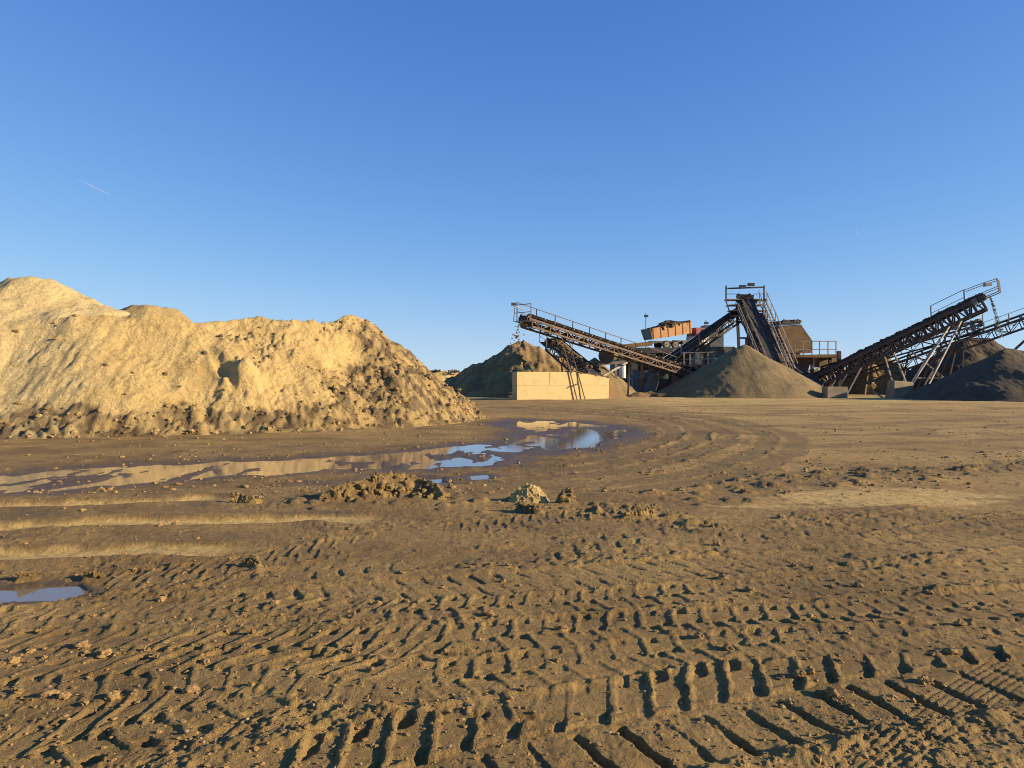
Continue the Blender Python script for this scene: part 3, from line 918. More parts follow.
# head chute and service platforms either side
mb = MB(); mb.hexa([P(738, 316, 91.4), P(752, 316, 91.4), P(752, 316, 93.2), P(738, 316, 93.2), P(736.5, 294, 91.0), P(754, 295, 91.0), P(754, 295, 93.4), P(736.5, 294, 93.4)])
mb.build('head_chute', M['rusty'], r3)
for sx, nm in ((-1, 'left'), (1, 'right')):
    x_in = 738 if sx < 0 else 753; x_out = 726 if sx < 0 else 764
    mb = MB()
    for k in range(4):
        y = 300 + k * 5.5; sh = k * 1.6 * (1 if sx < 0 else 0.6)
        xo = x_out + (sh if sx < 0 else sh * 0.5)
        mb.box((P(x_in, y, 91.5) + P(xo, y, 91.5)) / 2, (P(xo, y, 91.5) - P(x_in, y, 91.5)) / 2, (0, 0.9, 0), (0, 0, 0.05))
    pl = mb.build('service_platform', M['galv'], r3)
    for dy in (-0.85, 0.85):
        MB().bar(P(x_out, 285.5, 91.5 + dy), P(x_out, 301, 91.5 + dy), 0.14).build('post', M['steel'], pl)
        MB().bar(P(x_out, 301, 91.5 + dy), P(x_out + (6 if sx < 0 else 3), 320, 91.5 + dy), 0.11).build('brace', M['steel'], pl)
        MB().bar(P(x_in, 294, 91.5 + dy), P(x_out, 294, 91.5 + dy), 0.07).build('rail', M['steel'], pl)
MB().bar(P(725.8, 288.5, 90.6), P(764.4, 287.2, 90.6), 0.17).build('lamp_beam', M['steel'], r3)
for x, y in ((742.5, 286.6), (751, 284.6)):
    MB().box(P(x, y, 90.5), (0.38, 0, 0), (0, 0.2, 0.03), (0, -0.03, 0.19)).build('floodlight', M['lamp'], r3)
# steep stair down the right-hand side of the tower
mb = MB(); a, c = P(759, 300, 90.8), P(790, 374, 82)
for dx in (0, 0.8): mb.bar(a + Vector((dx, 0, 0)), c + Vector((dx, 0, 0)), 0.16)
for k in range(22):
    q = a.lerp(c, (k + 0.5) / 22); mb.box(q + Vector((0.4, 0, 0)), (0.36, 0, 0), (0, 0.14, 0), (0, 0, 0.02))
st = mb.build('stair', M['galv'], r3)
mb = MB()
for dx in (-0.05, 0.85):
    mb.bar(a + Vector((dx, 0, 1.1)), c + Vector((dx, 0, 1.1)), 0.08)
    for k in range(7):
        q = a.lerp(c, (k + 0.2) / 7) + Vector((dx, 0, 0)); mb.bar(q, q + Vector((0, 0, 1.1)), 0.07)
mb.build('stair_rail', M['galv'], st)

# feeder conveyor from the hopper up to the tower
conveyor('belt_conveyor', 'dark feeder conveyor climbing from the truck hopper to the tower', P(652, 371, 88.5), P(741, 310, 92.5), 1.3, 1.0, rails=(1,), rail_t=(0.05, 0.45), skirt=True, chord=0.2,
     legs=[(0.55, 1, gp(706, 90), 0.2), (0.55, -1, gp(712, 92), 0.2), (0.3, 1, gp(684, 88), 0.2)])

# right-hand conveyors
rA, atA, LA = conveyor('belt_conveyor', 'heavy black conveyor with the highest head at the far right', P(806, 382, 82), P(985, 297, 72), 1.35, 1.1, rails=(1,), rail_t=(0.73, 0.90), walk=False, skirt=True, chord=0.24, web=0.17, panel=0.8, rail_h=1.55, rail_mat=M['steel'],
     legs=[(0.80, 1, gp(903, 71), 0.13, M['galv']), (0.86, 1, gp(922, 70.5), 0.13, M['galv']), (0.80, -1, gp(912, 76), 0.13), (0.86, -1, gp(932, 75), 0.13),
           (0.45, 1, gp(897, 74), 0.13, M['galv']), (0.5, 1, gp(912, 73.5), 0.13, M['galv']), (0.32, 1, gp(846, 78), 0.15, M['galv']), (0.24, 1, gp(833, 79), 0.15, M['galv']), (0.17, 1, gp(826, 79.5), 0.15, M['galv'])])
mb = MB(); e0 = atA(LA + 1.25, 0.7, -0.15); e1 = atA(LA + 1.25, -0.7, -0.15); s0 = atA(LA * 0.9, 0.7, 0.0); s1 = atA(LA * 0.9, -0.7, 0.0)
for p in (e0, e1): mb.bar(p, p + Z * 1.2 + Vector((-.2, 0, 0)), 0.1)
mb.bar(e0 + Z * 1.17 + Vector((-.2, 0, 0)), e1 + Z * 1.17 + Vector((-.2, 0, 0)), 0.07)
for s_, e_ in ((s0, e0), (s1, e1)):
    mb.bar(s_, e_, 0.09); mb.bar(s_ + Z * 0.55, e_ + Z * 0.5, 0.06); mb.bar(s_ + Z * 1.5, s_.lerp(e_, 0.55) + Z * 1.4, 0.06); mb.bar(s_.lerp(e_, 0.55) + Z * 1.4, e_ + Z * 1.15 + Vector((-.2, 0, 0)), 0.06)
mb.build('head_guard', M['galv'], rA)
MB().box(P(987.5, 284.5, 71.2), (0.3, 0, 0.03), (0, 0.2, 0), (0, 0, 0.16)).build('lamp', M['galv'], rA)
mb = MB(); t = 0.3 * LA
while t < LA * 0.97:       # return-roller brackets showing pale under the truss
    mb.box(atA(t, 0.66, -0.55), atA(0.22, 0, 0) - atA(0, 0, 0), (0, 0.04, 0), (0, 0, 0.07)); t += 1.1
tag(mb.build('roller_brackets', M['galv'], rA), kind='stuff')

rB, atB, LB = conveyor('belt_conveyor', 'middle right conveyor ending below the highest head, load heaped at its tip', P(822, 370, 86), P(982, 324, 79), 1.1, 0.75, rails=(1,), rail_t=(0.9, 1.0), walk=False,
     legs=[(0.55, 1, gp(900, 81), 0.15), (0.75, 1, gp(925, 80), 0.15), (0.3, 1, gp(865, 83), 0.15, M['galv'])], frame=M['rusty'])
rC, atC, LC = conveyor('belt_conveyor', 'open lattice conveyor running off the right edge of the picture', P(846, 381, 83), P(1110, 288, 75), 1.1, 0.95, rails=(1,), rail_t=(0.45, 1.0), walk=False, chord=0.18, panel=1.3,
     legs=[(0.42, 1, gp(945, 79), 0.15), (0.46, -1, gp(962, 80), 0.15), (0.36, 1, gp(918, 79), 0.15), (0.76, 1, P(1012, 352, 77), 0.2), (0.90, 1, gp(1065, 74), 0.2)], frame=M['steel'])
mb = MB(); mb.bar(P(930, 396, 79), P(985, 385, 79), 0.1)
for a, c in (((912, 352), (953, 385)), ((935, 345), (908, 388)), ((918, 378), (948, 378))):
    mb.bar(P(*a, 79.3), P(*c, 79.3), 0.12)
mb.build('cross_brace', M['galv'], rC)


# gravel riding on the belts and dropping from their ends
def belt_load(label, at, L, t0, t1, hw, seed, big=0.16, material=None):
    mb = MB(); rs = random.Random(seed); t = t0 * L
    while t < t1 * L:
        for k in range(2):
            s = rs.uniform(-hw, hw); r = rs.uniform(0.5, 1.2) * big
            mb.lump(at(t + rs.uniform(-.1, .1), s, 0.34 + 0.16 * (1 - abs(s) / hw)), r, rs.random(), 0)
        t += 0.16
    o = mb.build('gravel_load', material or M['gravel'], loc=tuple(at(t0 * L, 0, 0)))
    tag(o, label, 'gravel', kind='stuff')


belt_load('crushed stone riding on the left conveyor belt', at1, L1, 0.1, 0.97, 0.3, 1)
belt_load('heaped stone on the tip of the heavy black conveyor', atA, LA, 0.3, 0.99, 0.35, 2, 0.2)
belt_load('mottled stone heaped along the middle right conveyor', atB, LB, 0.35, 0.99, 0.4, 3, 0.28, M['pebble'])
belt_load('brown stone on the short steep conveyor belt', at2, L2, 0.1, 0.95, 0.45, 4, 0.16, M['gravel_brown'])


def falling(label, a, drop, drift, n, spread, r, seed):
    mb = MB(); rs = random.Random(seed)
    for k in range(n):
        t = rs.random() ** 0.8
        p = a + drift * t + Vector((rs.gauss(0, 1), rs.gauss(0, 1), 0)) * spread * (0.35 + t) - Z * drop * t * (0.55 + 0.45 * t)
        mb.lump(p, r * rs.uniform(0.4, 1.3), rs.random(), 0, 1.0)
    tag(mb.build('falling_gravel', M['gravel'], loc=tuple(a)), label, 'gravel', kind='stuff')


falling('stones dropping off the raised end of the left conveyor', at1(L1 + 0.1, 0, 0), 2.0, Vector((-0.7, -0.3, 0)), 46, 0.22, 0.075, 5)
falling('thin stream of stones falling from the heavy black conveyor', atA(LA + 0.35, 0, -0.1), 3.9, Vector((0.95, -0.2, 0)), 520, 0.09, 0.035, 6)

# cream block wall: two courses of big concrete blocks, the top course dropping to the right
wa, wb = Vector((0.40, 60.8, 0)), Vector((8.35, 65.1, 0))
wall = empty('block_wall', tuple(wa), 'cream concrete block wall standing in front of the dark gullied pile', 'wall')
wd_ = (wb - wa).normalized(); wn = Vector((wd_.y, -wd_.x, 0)); WL = (wb - wa).length


def wall_top(t):
    k = max(0.0, (t - 0.60) / 0.40)
    return 2.26 - 0.47 * k


def block(t0, t1, z0, z1a, z1b, jog, dep=0.8):
    p = wa + wd_ * (t0 * WL + 0.006) + wn * jog; q = wa + wd_ * (t1 * WL - 0.006) + wn * jog; o = -wn * dep
    MB().hexa([p + Z * z0, q + Z * z0, q + o + Z * z0, p + o + Z * z0, p + Z * z1a, q + Z * z1b, q + o + Z * z1b, p + o + Z * z1a]).build('block', M['concrete'], wall, bevel=0.008)


for i, (t0, t1) in enumerate(((0, 0.31), (0.31, 0.6), (0.6, 0.8), (0.8, 1.0))):
    block(t0, t1, -0.1, 1.155, 1.155, 0.012 * ((i * 7) % 3 - 1))
for i, (t0, t1) in enumerate(((0, 0.34), (0.34, 0.6), (0.6, 0.82), (0.82, 1.0))):
    block(t0, t1, 1.162, wall_top(t0), wall_top(t1), 0.012 * ((i * 5) % 3 - 1) - 0.01)
# grit lying on the sloping top
mb = MB(); rs = random.Random(4)
for k in range(90):
    t = rs.uniform(0.56, 1.0); mb.lump(wa + wd_ * (t * WL) - wn * rs.uniform(0.1, 0.7) + Z * (wall_top(t) + 0.02), rs.uniform(0.06, 0.2), rs.random(), 0, 0.6)
tag(mb.build('spilled_gravel', M['gravel'], loc=tuple(wa)), 'brown grit lying along the sloping top of the cream wall', 'gravel', kind='stuff')
# low sloping wing wall to its right
wg = MB(); p = wb + Vector((0.1, 0.6, 0))
wg.prism([p + Vector((0, 0, -0.1)), p + Vector((1.7, 1.0, -0.1)), p + Vector((1.7, 1.0, 0.12)), p + Vector((0, 0, 1.55))], Vector((-0.25, 0.5, 0)))
o = wg.build('wing_wall', M['screen'], loc=tuple(p), bevel=0.02)
tag(o, 'low brown wall end sloping to the ground right of the block wall', 'wall')

# concrete blocks on the right
mb = MB(); c = P(905, 388, 66); mb.hexa([Vector((c.x - 1.3, 65.4, -.1)), Vector((c.x + .7, 65.8, -.1)), Vector((c.x + .7, 67, -.1)), Vector((c.x - 1.3, 67, -.1)), Vector((c.x - 1.15, 65.6, 1.55)), Vector((c.x + .75, 66, 1.4)), Vector((c.x + .7, 66.8, 1.45)), Vector((c.x - 1.1, 66.8, 1.6))])
tag(mb.build('concrete_block', M['grey_concrete'], loc=(c.x, 66, 0), bevel=0.06), 'pale concrete block between the conveyor legs and the black pile', 'concrete block', 'loose concrete blocks')
mb = MB(); c = P(836, 392, 67.5); mb.box((c.x, 67.8, 0.45), (0.95, 0.1, 0), (-0.05, 0.5, 0), (0, 0, 0.55))
tag(mb.build('concrete_block', M['grey_concrete'], loc=(c.x, 67.8, 0), bevel=0.05), 'low brown stained block beside the foot of the central cone', 'concrete block', 'loose concrete blocks')
mb = MB(); mb.bar(P(872, 391, 67) , P(885, 399, 66.4), 0.22, 0.12); mb.bar(P(876, 398.6, 66.5), P(897, 398.2, 66.6), 0.2, 0.16)
tag(mb.build('scrap_beam', M['galv'], loc=tuple(gp(880, 66.6))), 'pale scrap beams lying under the right conveyors', 'scrap')

# screening box with its platform, right of the tower
sc = empty('screen_house', tuple(gp(797, 88)), 'ochre steel screening box on a railed platform right of the tower', 'machine')
fr = [P(779, 326, 87), P(801, 324.5, 87), P(812.5, 341, 87), P(811.5, 353, 87), P(789, 353, 87)]
MB().prism(fr, Vector((-1.2, 3.2, 0))).build('housing', M['screen'], sc)
MB().prism([P(781.5, 325.6, 86.9), P(800.6, 324.2, 86.9), P(800, 322.2, 87), P(783, 320.8, 87)], Vector((-1.2, 3.3, 0.1))).build('top_cover', M['steel'], sc)
mb = MB(); rs = random.Random(9)
for k in range(40):
    mb.lump(P(rs.uniform(784, 802), 321.5, 87.6 + rs.random() * 1.5), rs.uniform(0.15, 0.35), rs.random(), 0)
tag(mb.build('material', M['gravel_dark'], sc), kind='stuff')
MB().prism([P(772, 330, 87.5), P(778, 326, 87.5), P(788, 353, 87.5), P(778, 353, 87.5)], Vector((-1.0, 3.0, 0))).build('side_plate', M['steel'], sc)
MB().box(P(812, 356.4, 86.6), (2.75, 0, 0), (0, 1.4, 0), (0, 0, 0.16)).build('platform', M['screen'], sc)
MB().hexa([P(790, 371, 86.5), P(808, 371, 86.5), P(808, 371, 89), P(790, 371, 89), P(786, 358, 86.0), P(812, 358, 86.0), P(812, 358, 89), P(786, 358, 89)]).build('under_chute', M['rusty'], sc)
for x in (790, 812, 830):
    MB().bar(P(x, 358, 86.4), gp(x, 86.4), 0.3).build('leg', M['rusty'], sc)
mb = MB()
for yy_, q in ((341.2, 0.09), (349.5, 0.07)):
    mb.bar(P(795, yy_, 85.3), P(836, yy_, 85.3), q); mb.bar(P(836, yy_, 85.3), P(834, yy_, 88), q); mb.bar(P(812, yy_, 88), P(834, yy_, 88), q)
rl = mb.build('handrail', M['galv'], sc)
for x in (795, 803.5, 812, 819.5, 828, 836): MB().bar(P(x, 341, 85.3), P(x, 355.6, 85.3), 0.09).build('post', M['galv'], rl)
MB().prism([P(750, 336, 94), P(786, 336, 94), P(800, 352, 94), P(800, 396, 94), P(750, 396, 94)], Vector((0.3, 3.0, 0))).build('lower_housing', M['steel'], sc)
MB().box(P(827, 361, 88.5), (1.2, 0, 0), (0, 0.8, 0), (0, 0, 0.75)).build('cabinet', M['grey_concrete'], sc)
MB().bar(P(839, 351, 84), gp(839, 84), 0.35).build('stack', M['steel'], sc)
# lower dark conveyor body from screen to the right pile
conveyor('belt_conveyor', 'low dark cross conveyor behind the central cone, under the screening box', P(790, 366, 84), P(818, 387, 78), 1.2, 0.6, rails=(), legs=[], frame=M['steel'], skirt=True)

# concrete feed bunker the truck stands on
bk = empty('feed_bunker', tuple(gp(668, 95)), 'dark raised feed bunker below the orange dump truck', 'bunker')
ZT = P(0, 348.6, 100).z
MB().box(((P(668, 0, 103)).x, 104, ZT - 0.35), (7.6, 0, 0), (0, 7, 0), (0, 0, 0.35)).build('deck', M['dark_concrete'], bk)
MB().box((P(672, 0, 100).x, 103.5, (ZT - 0.7) / 2 - 0.05), (7.0, 0, 0), (0, 5.5, 0), (0, 0, (ZT - 0.7) / 2 + 0.05)).build('back_wall', M['dark_concrete'], bk)
for x in (622, 634, 652, 674, 700):
    MB().box(P(x, 0, 97.5) * 1 + Vector((0, 0, -P(x, 0, 97.5).z + (ZT - 0.7) / 2)), (0.42, 0, 0), (0, 0.45, 0), (0, 0, (ZT - 0.72) / 2)).build('column', M['dark_concrete'], bk)
MB().bar(P(616, 377.5, 93), P(668, 376.5, 93), 0.55, 0.6).build('beam', M['greypaint'], bk)
MB().hexa([P(643, 393, 91), P(655, 391, 91), P(656, 391, 94), P(643, 393, 94), P(650, 371, 91), P(664, 368, 91), P(664, 368, 94), P(650, 371, 94)]).build('chute', M['greypaint'], bk)
MB().bar(P(619, 347, 96.8), P(652, 343.5, 97.2), 0.3, 0.55).build('kerb_beam', M['screen'], bk)
MB().box(P(640, 382, 94), (1.0, 0, 0), (0, 1, 0), (0, 0, 1.4)).build('motor_housing', M['greypaint'], bk)

# pipe-rail cage beside the bunker, right
cg = empty('rail_cage', tuple(gp(703, 86)), 'tangle of grey pipe railings behind the left flank of the central cone', 'railing')
for x in (684, 690, 696, 702, 708, 714):
    MB().bar(P(x, 352 + (x % 4), 86), gp(x, 86), 0.14).build('post', M['galv'], cg)
for yy_ in (353, 359.5, 366, 372): MB().bar(P(681, yy_, 86.1), P(716 + (yy_ - 353) * 0.4, yy_ - 1, 86.1), 0.1).build('rail', M['galv'], cg)
for k in range(5): MB().bar(P(672 + 6 * k, 376, 85.6), P(680 + 6 * k, 362, 85.6), 0.12).build('brace', M['rusty'], cg)
bx = MB(); bx.box(P(712, 356, 94), (2.4, 0, 0), (0, 1.5, 0), (0, 0, 1.1))
tag(bx.build('plant_cabin', M['greypaint'], loc=tuple(P(712, 365, 94)), bevel=0.05), 'grey cabin behind the pipe railings, left of the tower', 'cabin')
bx = MB(); bx.box(P(712, 338, 104), (1.3, 0, 0), (0, 1.2, 0), (0, 0, 1.7))
tag(bx.build('plant_cabin', M['greypaint'], loc=tuple(P(712, 350, 104)), bevel=0.05), 'small grey hut with flat top right of the dump truck cab', 'cabin')

# olive drum, white tank and frame between wall and bunker
dr = empty('washing_drum', tuple(gp(608, 83)), 'olive round drum on a steel frame behind the wall end', 'machine')
MB().tube(P(606, 356, 82), P(613, 354, 85), 0.72, 20).build('drum', M['green'], dr, smooth=False)
MB().tube(P(606.3, 356, 81.8), P(606.6, 356, 82.1), 0.86, 20).build('rim', M['steel'], dr)
for x in (600, 616): MB().bar(P(x, 364, 82.6), gp(x, 82.6), 0.25).build('leg', M['galv'], dr)
MB().bar(P(598, 364, 82.6), P(626, 362, 82.6), 0.3).build('beam', M['galv'], dr)
tk = MB(); tk.tube(P(622.5, 378, 80), P(622.5, 365.5, 80), 0.36, 14)
tag(tk.build('water_tank', M['white'], loc=tuple(P(622.5, 378, 80))), 'small upright white tank at the dark bunker corner', 'tank')
rl_ = empty('guard_rail', tuple(gp(580, 88)), 'thin grey guard rail behind the small brown pile', 'railing')
for yy_ in (361, 365): MB().bar(P(576, yy_ + 1, 88), P(606, yy_, 88), 0.06).build('rail', M['galv'], rl_)
for x in (578, 584, 590, 597, 604): MB().bar(P(x, 360.5, 88), gp(x, 88), 0.06).build('post', M['galv'], rl_)

# orange dump truck
TB = P(662, 348.6, 100.5); TB.z = ZT
tr = empty('dump_truck', tuple(TB), 'orange dump truck with loaded tilted body parked on the feed bunker', 'truck')
ya = R(20); fx = Vector((math.cos(ya), math.sin(ya), 0)); fy = Vector((math.sin(ya), -math.cos(ya), 0))   # fy towards the viewer


def tp(a, b_, c): return TB + fx * a + fy * b_ + Z * c


MB().box(tp(2.2, 0, 0.85), fx * 4.0, fy * 0.45, Z * 0.16).build('chassis', M['steel'], tr)
ti = R(9); bxv = fx * math.cos(ti) + Z * math.sin(ti); bzv = -fx * math.sin(ti) + Z * math.cos(ti)
b0 = tp(-2.0, 0, 1.15)


def bp(a, s, h): return b0 + bxv * a + fy * s + bzv * h


bl, bw_, bh = 5.9, 1.25, 1.45
body = MB()
body.hexa([bp(0, 1.05, 0), bp(bl, 1.05, 0), bp(bl, -1.05, 0), bp(0, -1.05, 0), bp(0, 1.05, 0.1), bp(bl, 1.05, 0.1), bp(bl, -1.05, 0.1), bp(0, -1.05, 0.1)])
for sd in (1, -1):
    body.hexa([bp(0, sd * 1.05, 0), bp(bl, sd * 1.05, 0), bp(bl, sd * 0.97, 0), bp(0, sd * 0.97, 0), bp(0, sd * bw_, bh), bp(bl, sd * bw_, bh), bp(bl, sd * (bw_ - .08), bh), bp(0, sd * (bw_ - .08), bh)])
body.hexa([bp(bl, 1.05, 0), bp(bl + .1, 1.05, 0), bp(bl + .1, -1.05, 0), bp(bl, -1.05, 0), bp(bl, bw_, bh + .3), bp(bl + .1, bw_, bh + .3), bp(bl + .1, -bw_, bh + .3), bp(bl, -bw_, bh + .3)])
bd = body.build('dump_body', M['orange'], tr)
for k in range(6):
    a = 0.15 + k * 1.12
    MB().bar(bp(a, 1.07, 0), bp(a, bw_ + 0.02, bh), 0.08, 0.06).build('rib', M['orange'], bd)
MB().hexa([bp(-.08, 1.08, 0), bp(-.01, 1.08, 0), bp(-.01, -1.08, 0), bp(-.08, -1.08, 0), bp(-.3, bw_, bh), bp(-.22, bw_, bh), bp(-.22, -bw_, bh), bp(-.3, -bw_, bh)]).build('tailgate', M['greypaint'], tr)
mb = MB(); rs = random.Random(2)
for k in range(80):
    a = rs.uniform(0.5, bl - .3); s = rs.uniform(-0.95, 0.95)
    hh = bh - 0.15 + 0.85 * max(0, 1 - abs(a - 3.4) / 3.2) * (1 - 0.5 * abs(s))
    mb.lump(bp(a, s, hh - 0.25), rs.uniform(0.3, 0.5), rs.random(), 1)
tag(mb.build('truck_load', M['gravel_dark'], loc=tuple(tp(0, 0, 2.4))), 'dark heaped gravel load in the orange truck body', 'gravel', kind='stuff')
for a in (0.0, 1.35, 5.3):
    for sd in (1, -1):
        w_ = MB().tube(tp(a, sd * 0.85, 0.52), tp(a, sd * 1.2, 0.52), 0.52, 18).build('wheel', M['tyre'], tr)
        MB().tube(tp(a, sd * 1.19, 0.52), tp(a, sd * 1.22, 0.52), 0.36, 14).build('rim', M['grey_concrete'], w_)
        MB().tube(tp(a, sd * 1.2, 0.52), tp(a, sd * 1.27, 0.52), 0.14, 10).build('hub', M['rusty'], w_)
cb = MB(); cs = lambda a, s, h: tp(a, s, h)
cb.hexa([cs(4.45, 1.2, .6), cs(6.5, 1.2, .6), cs(6.5, -1.2, .6), cs(4.45, -1.2, .6), cs(4.45, 1.2, 1.75), cs(6.55, 1.2, 1.75), cs(6.55, -1.2, 1.75), cs(4.45, -1.2, 1.75)])
cabl = cb.build('cab', M['white'], tr, bevel=0.06)
MB().hexa([cs(4.5, 1.17, 1.76), cs(6.5, 1.17, 1.76), cs(6.5, -1.17, 1.76), cs(4.5, -1.17, 1.76), cs(4.5, 1.1, 2.85), cs(6.2, 1.1, 2.85), cs(6.2, -1.1, 2.85), cs(4.5, -1.1, 2.85)]).build('cab_upper', M['red'], cabl, bevel=0.06)
MB().hexa([cs(5.3, 1.19, 1.85), cs(6.3, 1.19, 1.85), cs(6.3, 1.15, 1.85), cs(5.3, 1.15, 1.85), cs(5.3, 1.15, 2.6), cs(6.15, 1.15, 2.6), cs(6.15, 1.1, 2.6), cs(5.3, 1.1, 2.6)]).build('side_window', M['glass'], cabl)
MB().box(tp(3.0, 0.95, 0.75), fx * 0.6, fy * 0.25, Z * 0.3).build('fuel_tank', M['lamp'], tr)
MB().box(tp(2.0, 1.05, 1.05), fx * 1.0, fy * 0.2, Z * 0.04).build('mudguard', M['steel'], tr)


def pole(label, x, y0, y1, Y, r, head=True):
    a = P(x, y0, Y); b_ = P(x, y1, Y)
    root = empty('light_pole', tuple(b_), label, 'pole', 'light poles behind the plant')
    MB().tube(b_, a, r, 8, r * 0.7).build('mast', M['lamp'], root)
    if head: MB().box(P(x + 0.3, y0 + 3, Y) , (0.3, 0, 0), (0, 0.2, 0), (0, 0, 0.16)).build('lamp_head', M['lamp'], root)


pole('thin tall mast left of the orange dump truck', 645.8, 313, 372, 112, 0.07)
pole('short lamp mast just right of the dump truck cab', 706, 320, 350, 112, 0.06)

# shrubs on the far bank
for i, (x, y, s, lb) in enumerate(((437, 369.5, 0.45, 'small dark shrub on the far sand bank, left one'), (454, 370.5, 0.5, 'small dark shrub on the far sand bank, next to the dark pile'))):
    c = P(x, y, 118)
    root = empty('shrub', tuple(c - Z * 0.8), lb, 'shrub', 'shrubs on the far bank')
    mb = MB(); rs = random.Random(40 + i)
    for k in range(60):
        q = c + Vector((rs.gauss(0, 0.8 * s), rs.gauss(0, 0.6 * s), abs(rs.gauss(0, 0.3 * s)) - 0.3))
        d1 = Vector((rs.uniform(-1, 1), rs.uniform(-1, 1), rs.uniform(-1, 1))).normalized() * 0.16; d2 = d1.orthogonal() * rs.uniform(0.5, 1)
        mb.add([q - d1, q + d2, q + d1, q - d2], [(0, 1, 2, 3)])
    mb.build('foliage', M['leaf'], root)
    MB().tube(c - Z * 0.9, c, 0.05, 6, 0.02).build('stem', M['rusty'], root)

# vapour trails
for lb, a, c, r in (('faint slanting vapour trail high in the left sky', P(77, 179, 9000), P(111, 195, 9000), 9.0), ('tiny bright vapour trail high in the right sky', P(856, 228, 9000), P(857.6, 235, 9000), 8.0)):
    mb = MB(); mid = (a + c) / 2
    mb.tube(a, mid, r * 0.35, 10, r); mb.tube(mid, c, r, 10, r * 0.2)
    tag(mb.build('vapour_trail', M['vapour'], loc=tuple(mid), smooth=True), lb, 'vapour trail')


# ------------------------------------------------------------------ clods, mounds, crumbs
def mound(name, label, pts, slope, res, seed, chunk, sandy=0.0, wetv=0.3):
    crest = []
    for x, y, h in pts:
        g_ = G(x, y); crest.append((g_.x, g_.y, h * 1.12))

    def ck(X, Y, H, inn):
        wx = X + 0.03 * perlin(X / 0.08, Y / 0.08, seed + 31); wy = Y + 0.03 * perlin(X / 0.08, Y / 0.08, seed + 32)
        H = H + sstep(-0.04, 0.06, H) * (0.9 * lumps(wx, wy, chunk, chunk * 0.2, chunk * 0.55, 0.7, seed + 33) + 0.8 * lumps(wx, wy, chunk * 0.4, chunk * 0.08, chunk * 0.25, 0.8, seed + 34))
        return H, {'sand': sandy * np.ones_like(X), 'wet': wetv * sstep(-0.4, 0.4, perlin(X / 0.25, Y / 0.25, seed + 35))}
    o = heap(name, label, 'mud clod', crest, slope, M['heap'] if sandy else M['ground'], (res, res), seed, rough=0.09, chunks=ck, margin=0.15, group='clods of mud across the yard')
    me = o.data; rs = random.Random(seed); mb = MB(); off = Vector(o.location)
    top = [v.co.copy() for v in me.vertices if v.co.z > 0.035]
    for k in range(min(len(top), int(40 + len(top) * 0.02))):
        r = chunk * (0.07 + 0.30 * rs.random() ** 3)
        mb.lump(off + rs.choice(top), r, rs.random(), 1, 0.9)
    tag(mb.build('crumbs', o.data.materials[0], o), kind='stuff')
    return o


mound('mud_mound', 'long rough mound of brown mud left of centre', [(322, 506, 0.12), (342, 504, 0.22), (365, 502, 0.25), (390, 500, 0.30), (410, 500, 0.24), (428, 503, 0.10)], 1.2, 0.011, 500, 0.16, wetv=1.0)
mound('mud_clod', 'rounded pale sandy clod in the middle of the yard', [(518, 502, 0.13), (527, 502, 0.18), (537, 502, 0.19), (546, 502, 0.13)], 1.15, 0.009, 520, 0.07, sandy=0.05, wetv=0.0)
mound('mud_clod', 'dark crumbly clod touching the right side of the sandy clod', [(558, 502, 0.16), (565, 502, 0.14)], 1.9, 0.010, 540, 0.09, wetv=0.9)
mound('mud_clod', 'low dark clod lying before the sandy clod', [(518, 510, 0.07), (536, 512, 0.06)], 0.9, 0.011, 545, 0.09, wetv=0.9)
mound('mud_clod', 'dark jagged clod right of the sandy clod, lying apart', [(618, 517, 0.04), (630, 516, 0.06), (641, 514, 0.08)], 1.2, 0.011, 560, 0.10, wetv=0.9)
mound('mud_clod', 'small pale clod left of the long mound', [(246, 503, 0.10), (258, 504, 0.10)], 1.0, 0.012, 580, 0.10)
mound('mud_clod', 'little clod beside the ruts at left', [(240, 566, 0.05), (252, 566, 0.06)], 1.0, 0.009, 590, 0.07)
mound('mud_clod', 'small lump at the left edge above the blue puddle', [(22, 585, 0.05), (32, 585, 0.04)], 1.0, 0.008, 595, 0.06)
mound('mud_clod', 'second small lump above the blue puddle at left', [(54, 583, 0.06), (66, 583, 0.05)], 1.0, 0.008, 597, 0.06)


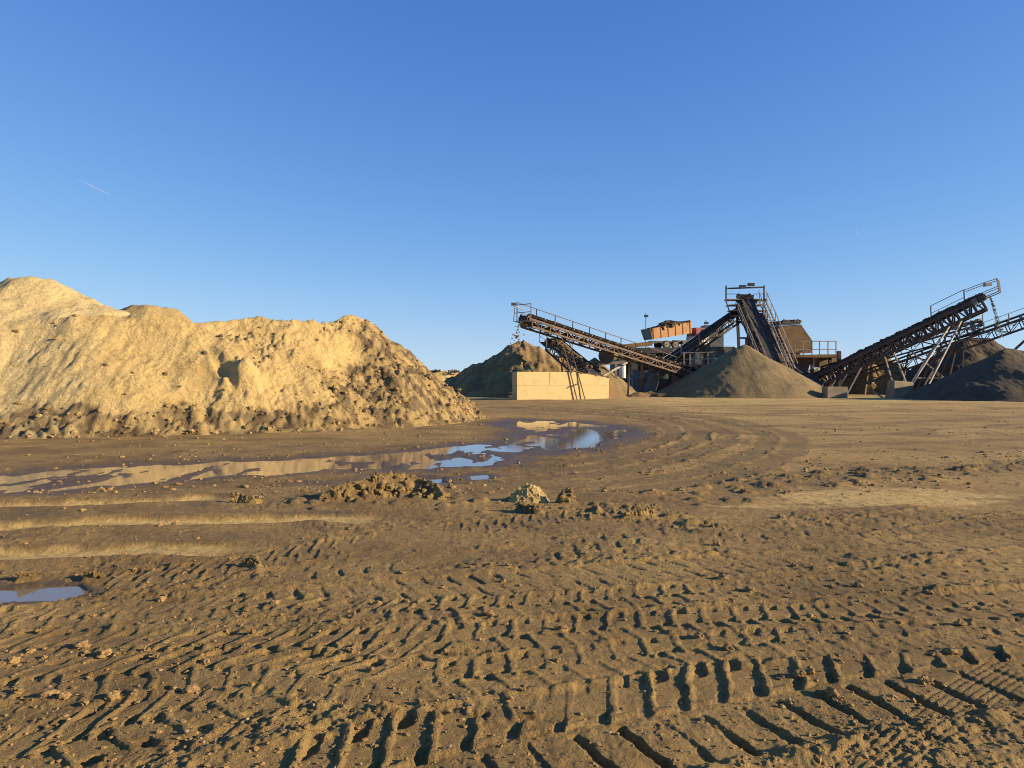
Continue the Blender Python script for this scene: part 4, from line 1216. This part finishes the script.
def scatter(name, label, n, ymin, ymax, rmin, rmax, material, seed, sub=0, xlim=0.85, flat=0.7, dens=None, sink=0.2):
    rs = random.Random(seed); mb = MB(); k = 0
    while k < n:
        yy_ = rs.uniform(ymin, ymax); tx_ = rs.uniform(-xlim, xlim)
        Yd = EYE * F / yy_; X_ = tx_ * Yd
        if dens is not None and rs.random() > dens(X_, Yd): continue
        z = ground_z(X_, Yd)
        k += 1
        if z < WATER + 0.01: continue
        r = rmin + (rmax - rmin) * rs.random() ** 3
        mb.lump((X_, Yd, z + r * flat * (0.5 - sink)), r, rs.random(), sub, flat)
    tag(mb.build(name, material, smooth=False), label, None, kind='stuff')


def churn(x, y):
    return 0.15 + 0.85 * max(0.0, min(1.0, 0.5 + 1.3 * mnoise.noise(Vector((x * 0.8, y * 0.8, 3.1)))))


scatter('mud_crumbs', 'crumbs of brown mud strewn over the churned ground', 4000, 90, 420, 0.004, 0.015, M['crumb'], 21, 0, dens=churn)
scatter('mud_crumbs', 'larger lumps of brown mud strewn over the churned ground', 260, 70, 330, 0.015, 0.04, M['crumb'], 22, 2, dens=churn)
scatter('mud_crumbs', 'stones and crumbs of earth strewn round the puddles further out', 4200, 26, 115, 0.008, 0.05, M['crumb'], 24, 0, dens=churn, sink=0.35)
scatter('pebbles', 'scattered pale pebbles on the near ground', 400, 110, 410, 0.003, 0.012, M['pebble'], 23, 0)


# rubble rolled to the foot and down the right flank of the front bank
def heap_rubble():
    me = fh.data
    nV = len(me.vertices)
    co_ = np.empty(nV * 3, np.float32); me.vertices.foreach_get('co', co_); co_ = co_.reshape(-1, 3) + np.array(fh.location, np.float32)
    wv = np.empty(nV, np.float32); me.attributes['wet'].data.foreach_get('value', wv)
    ok = np.where((co_[:, 2] > 0.0) & (rng.random(nV) < wv * 0.08 + 0.004) & (co_[:, 0] / co_[:, 1] > -0.85))[0]
    rng.shuffle(ok)
    mb = MB(); rs = random.Random(77)
    for i in ok[:7000]:
        r = 0.018 + 0.085 * rs.random() ** 4
        mb.lump(co_[i] + np.array([0, 0, r * 0.15]), r, rs.random(), 0, 0.85)
    o = mb.build('rubble', M['rubble'], fh)
    tag(o, kind='stuff')


heap_rubble()
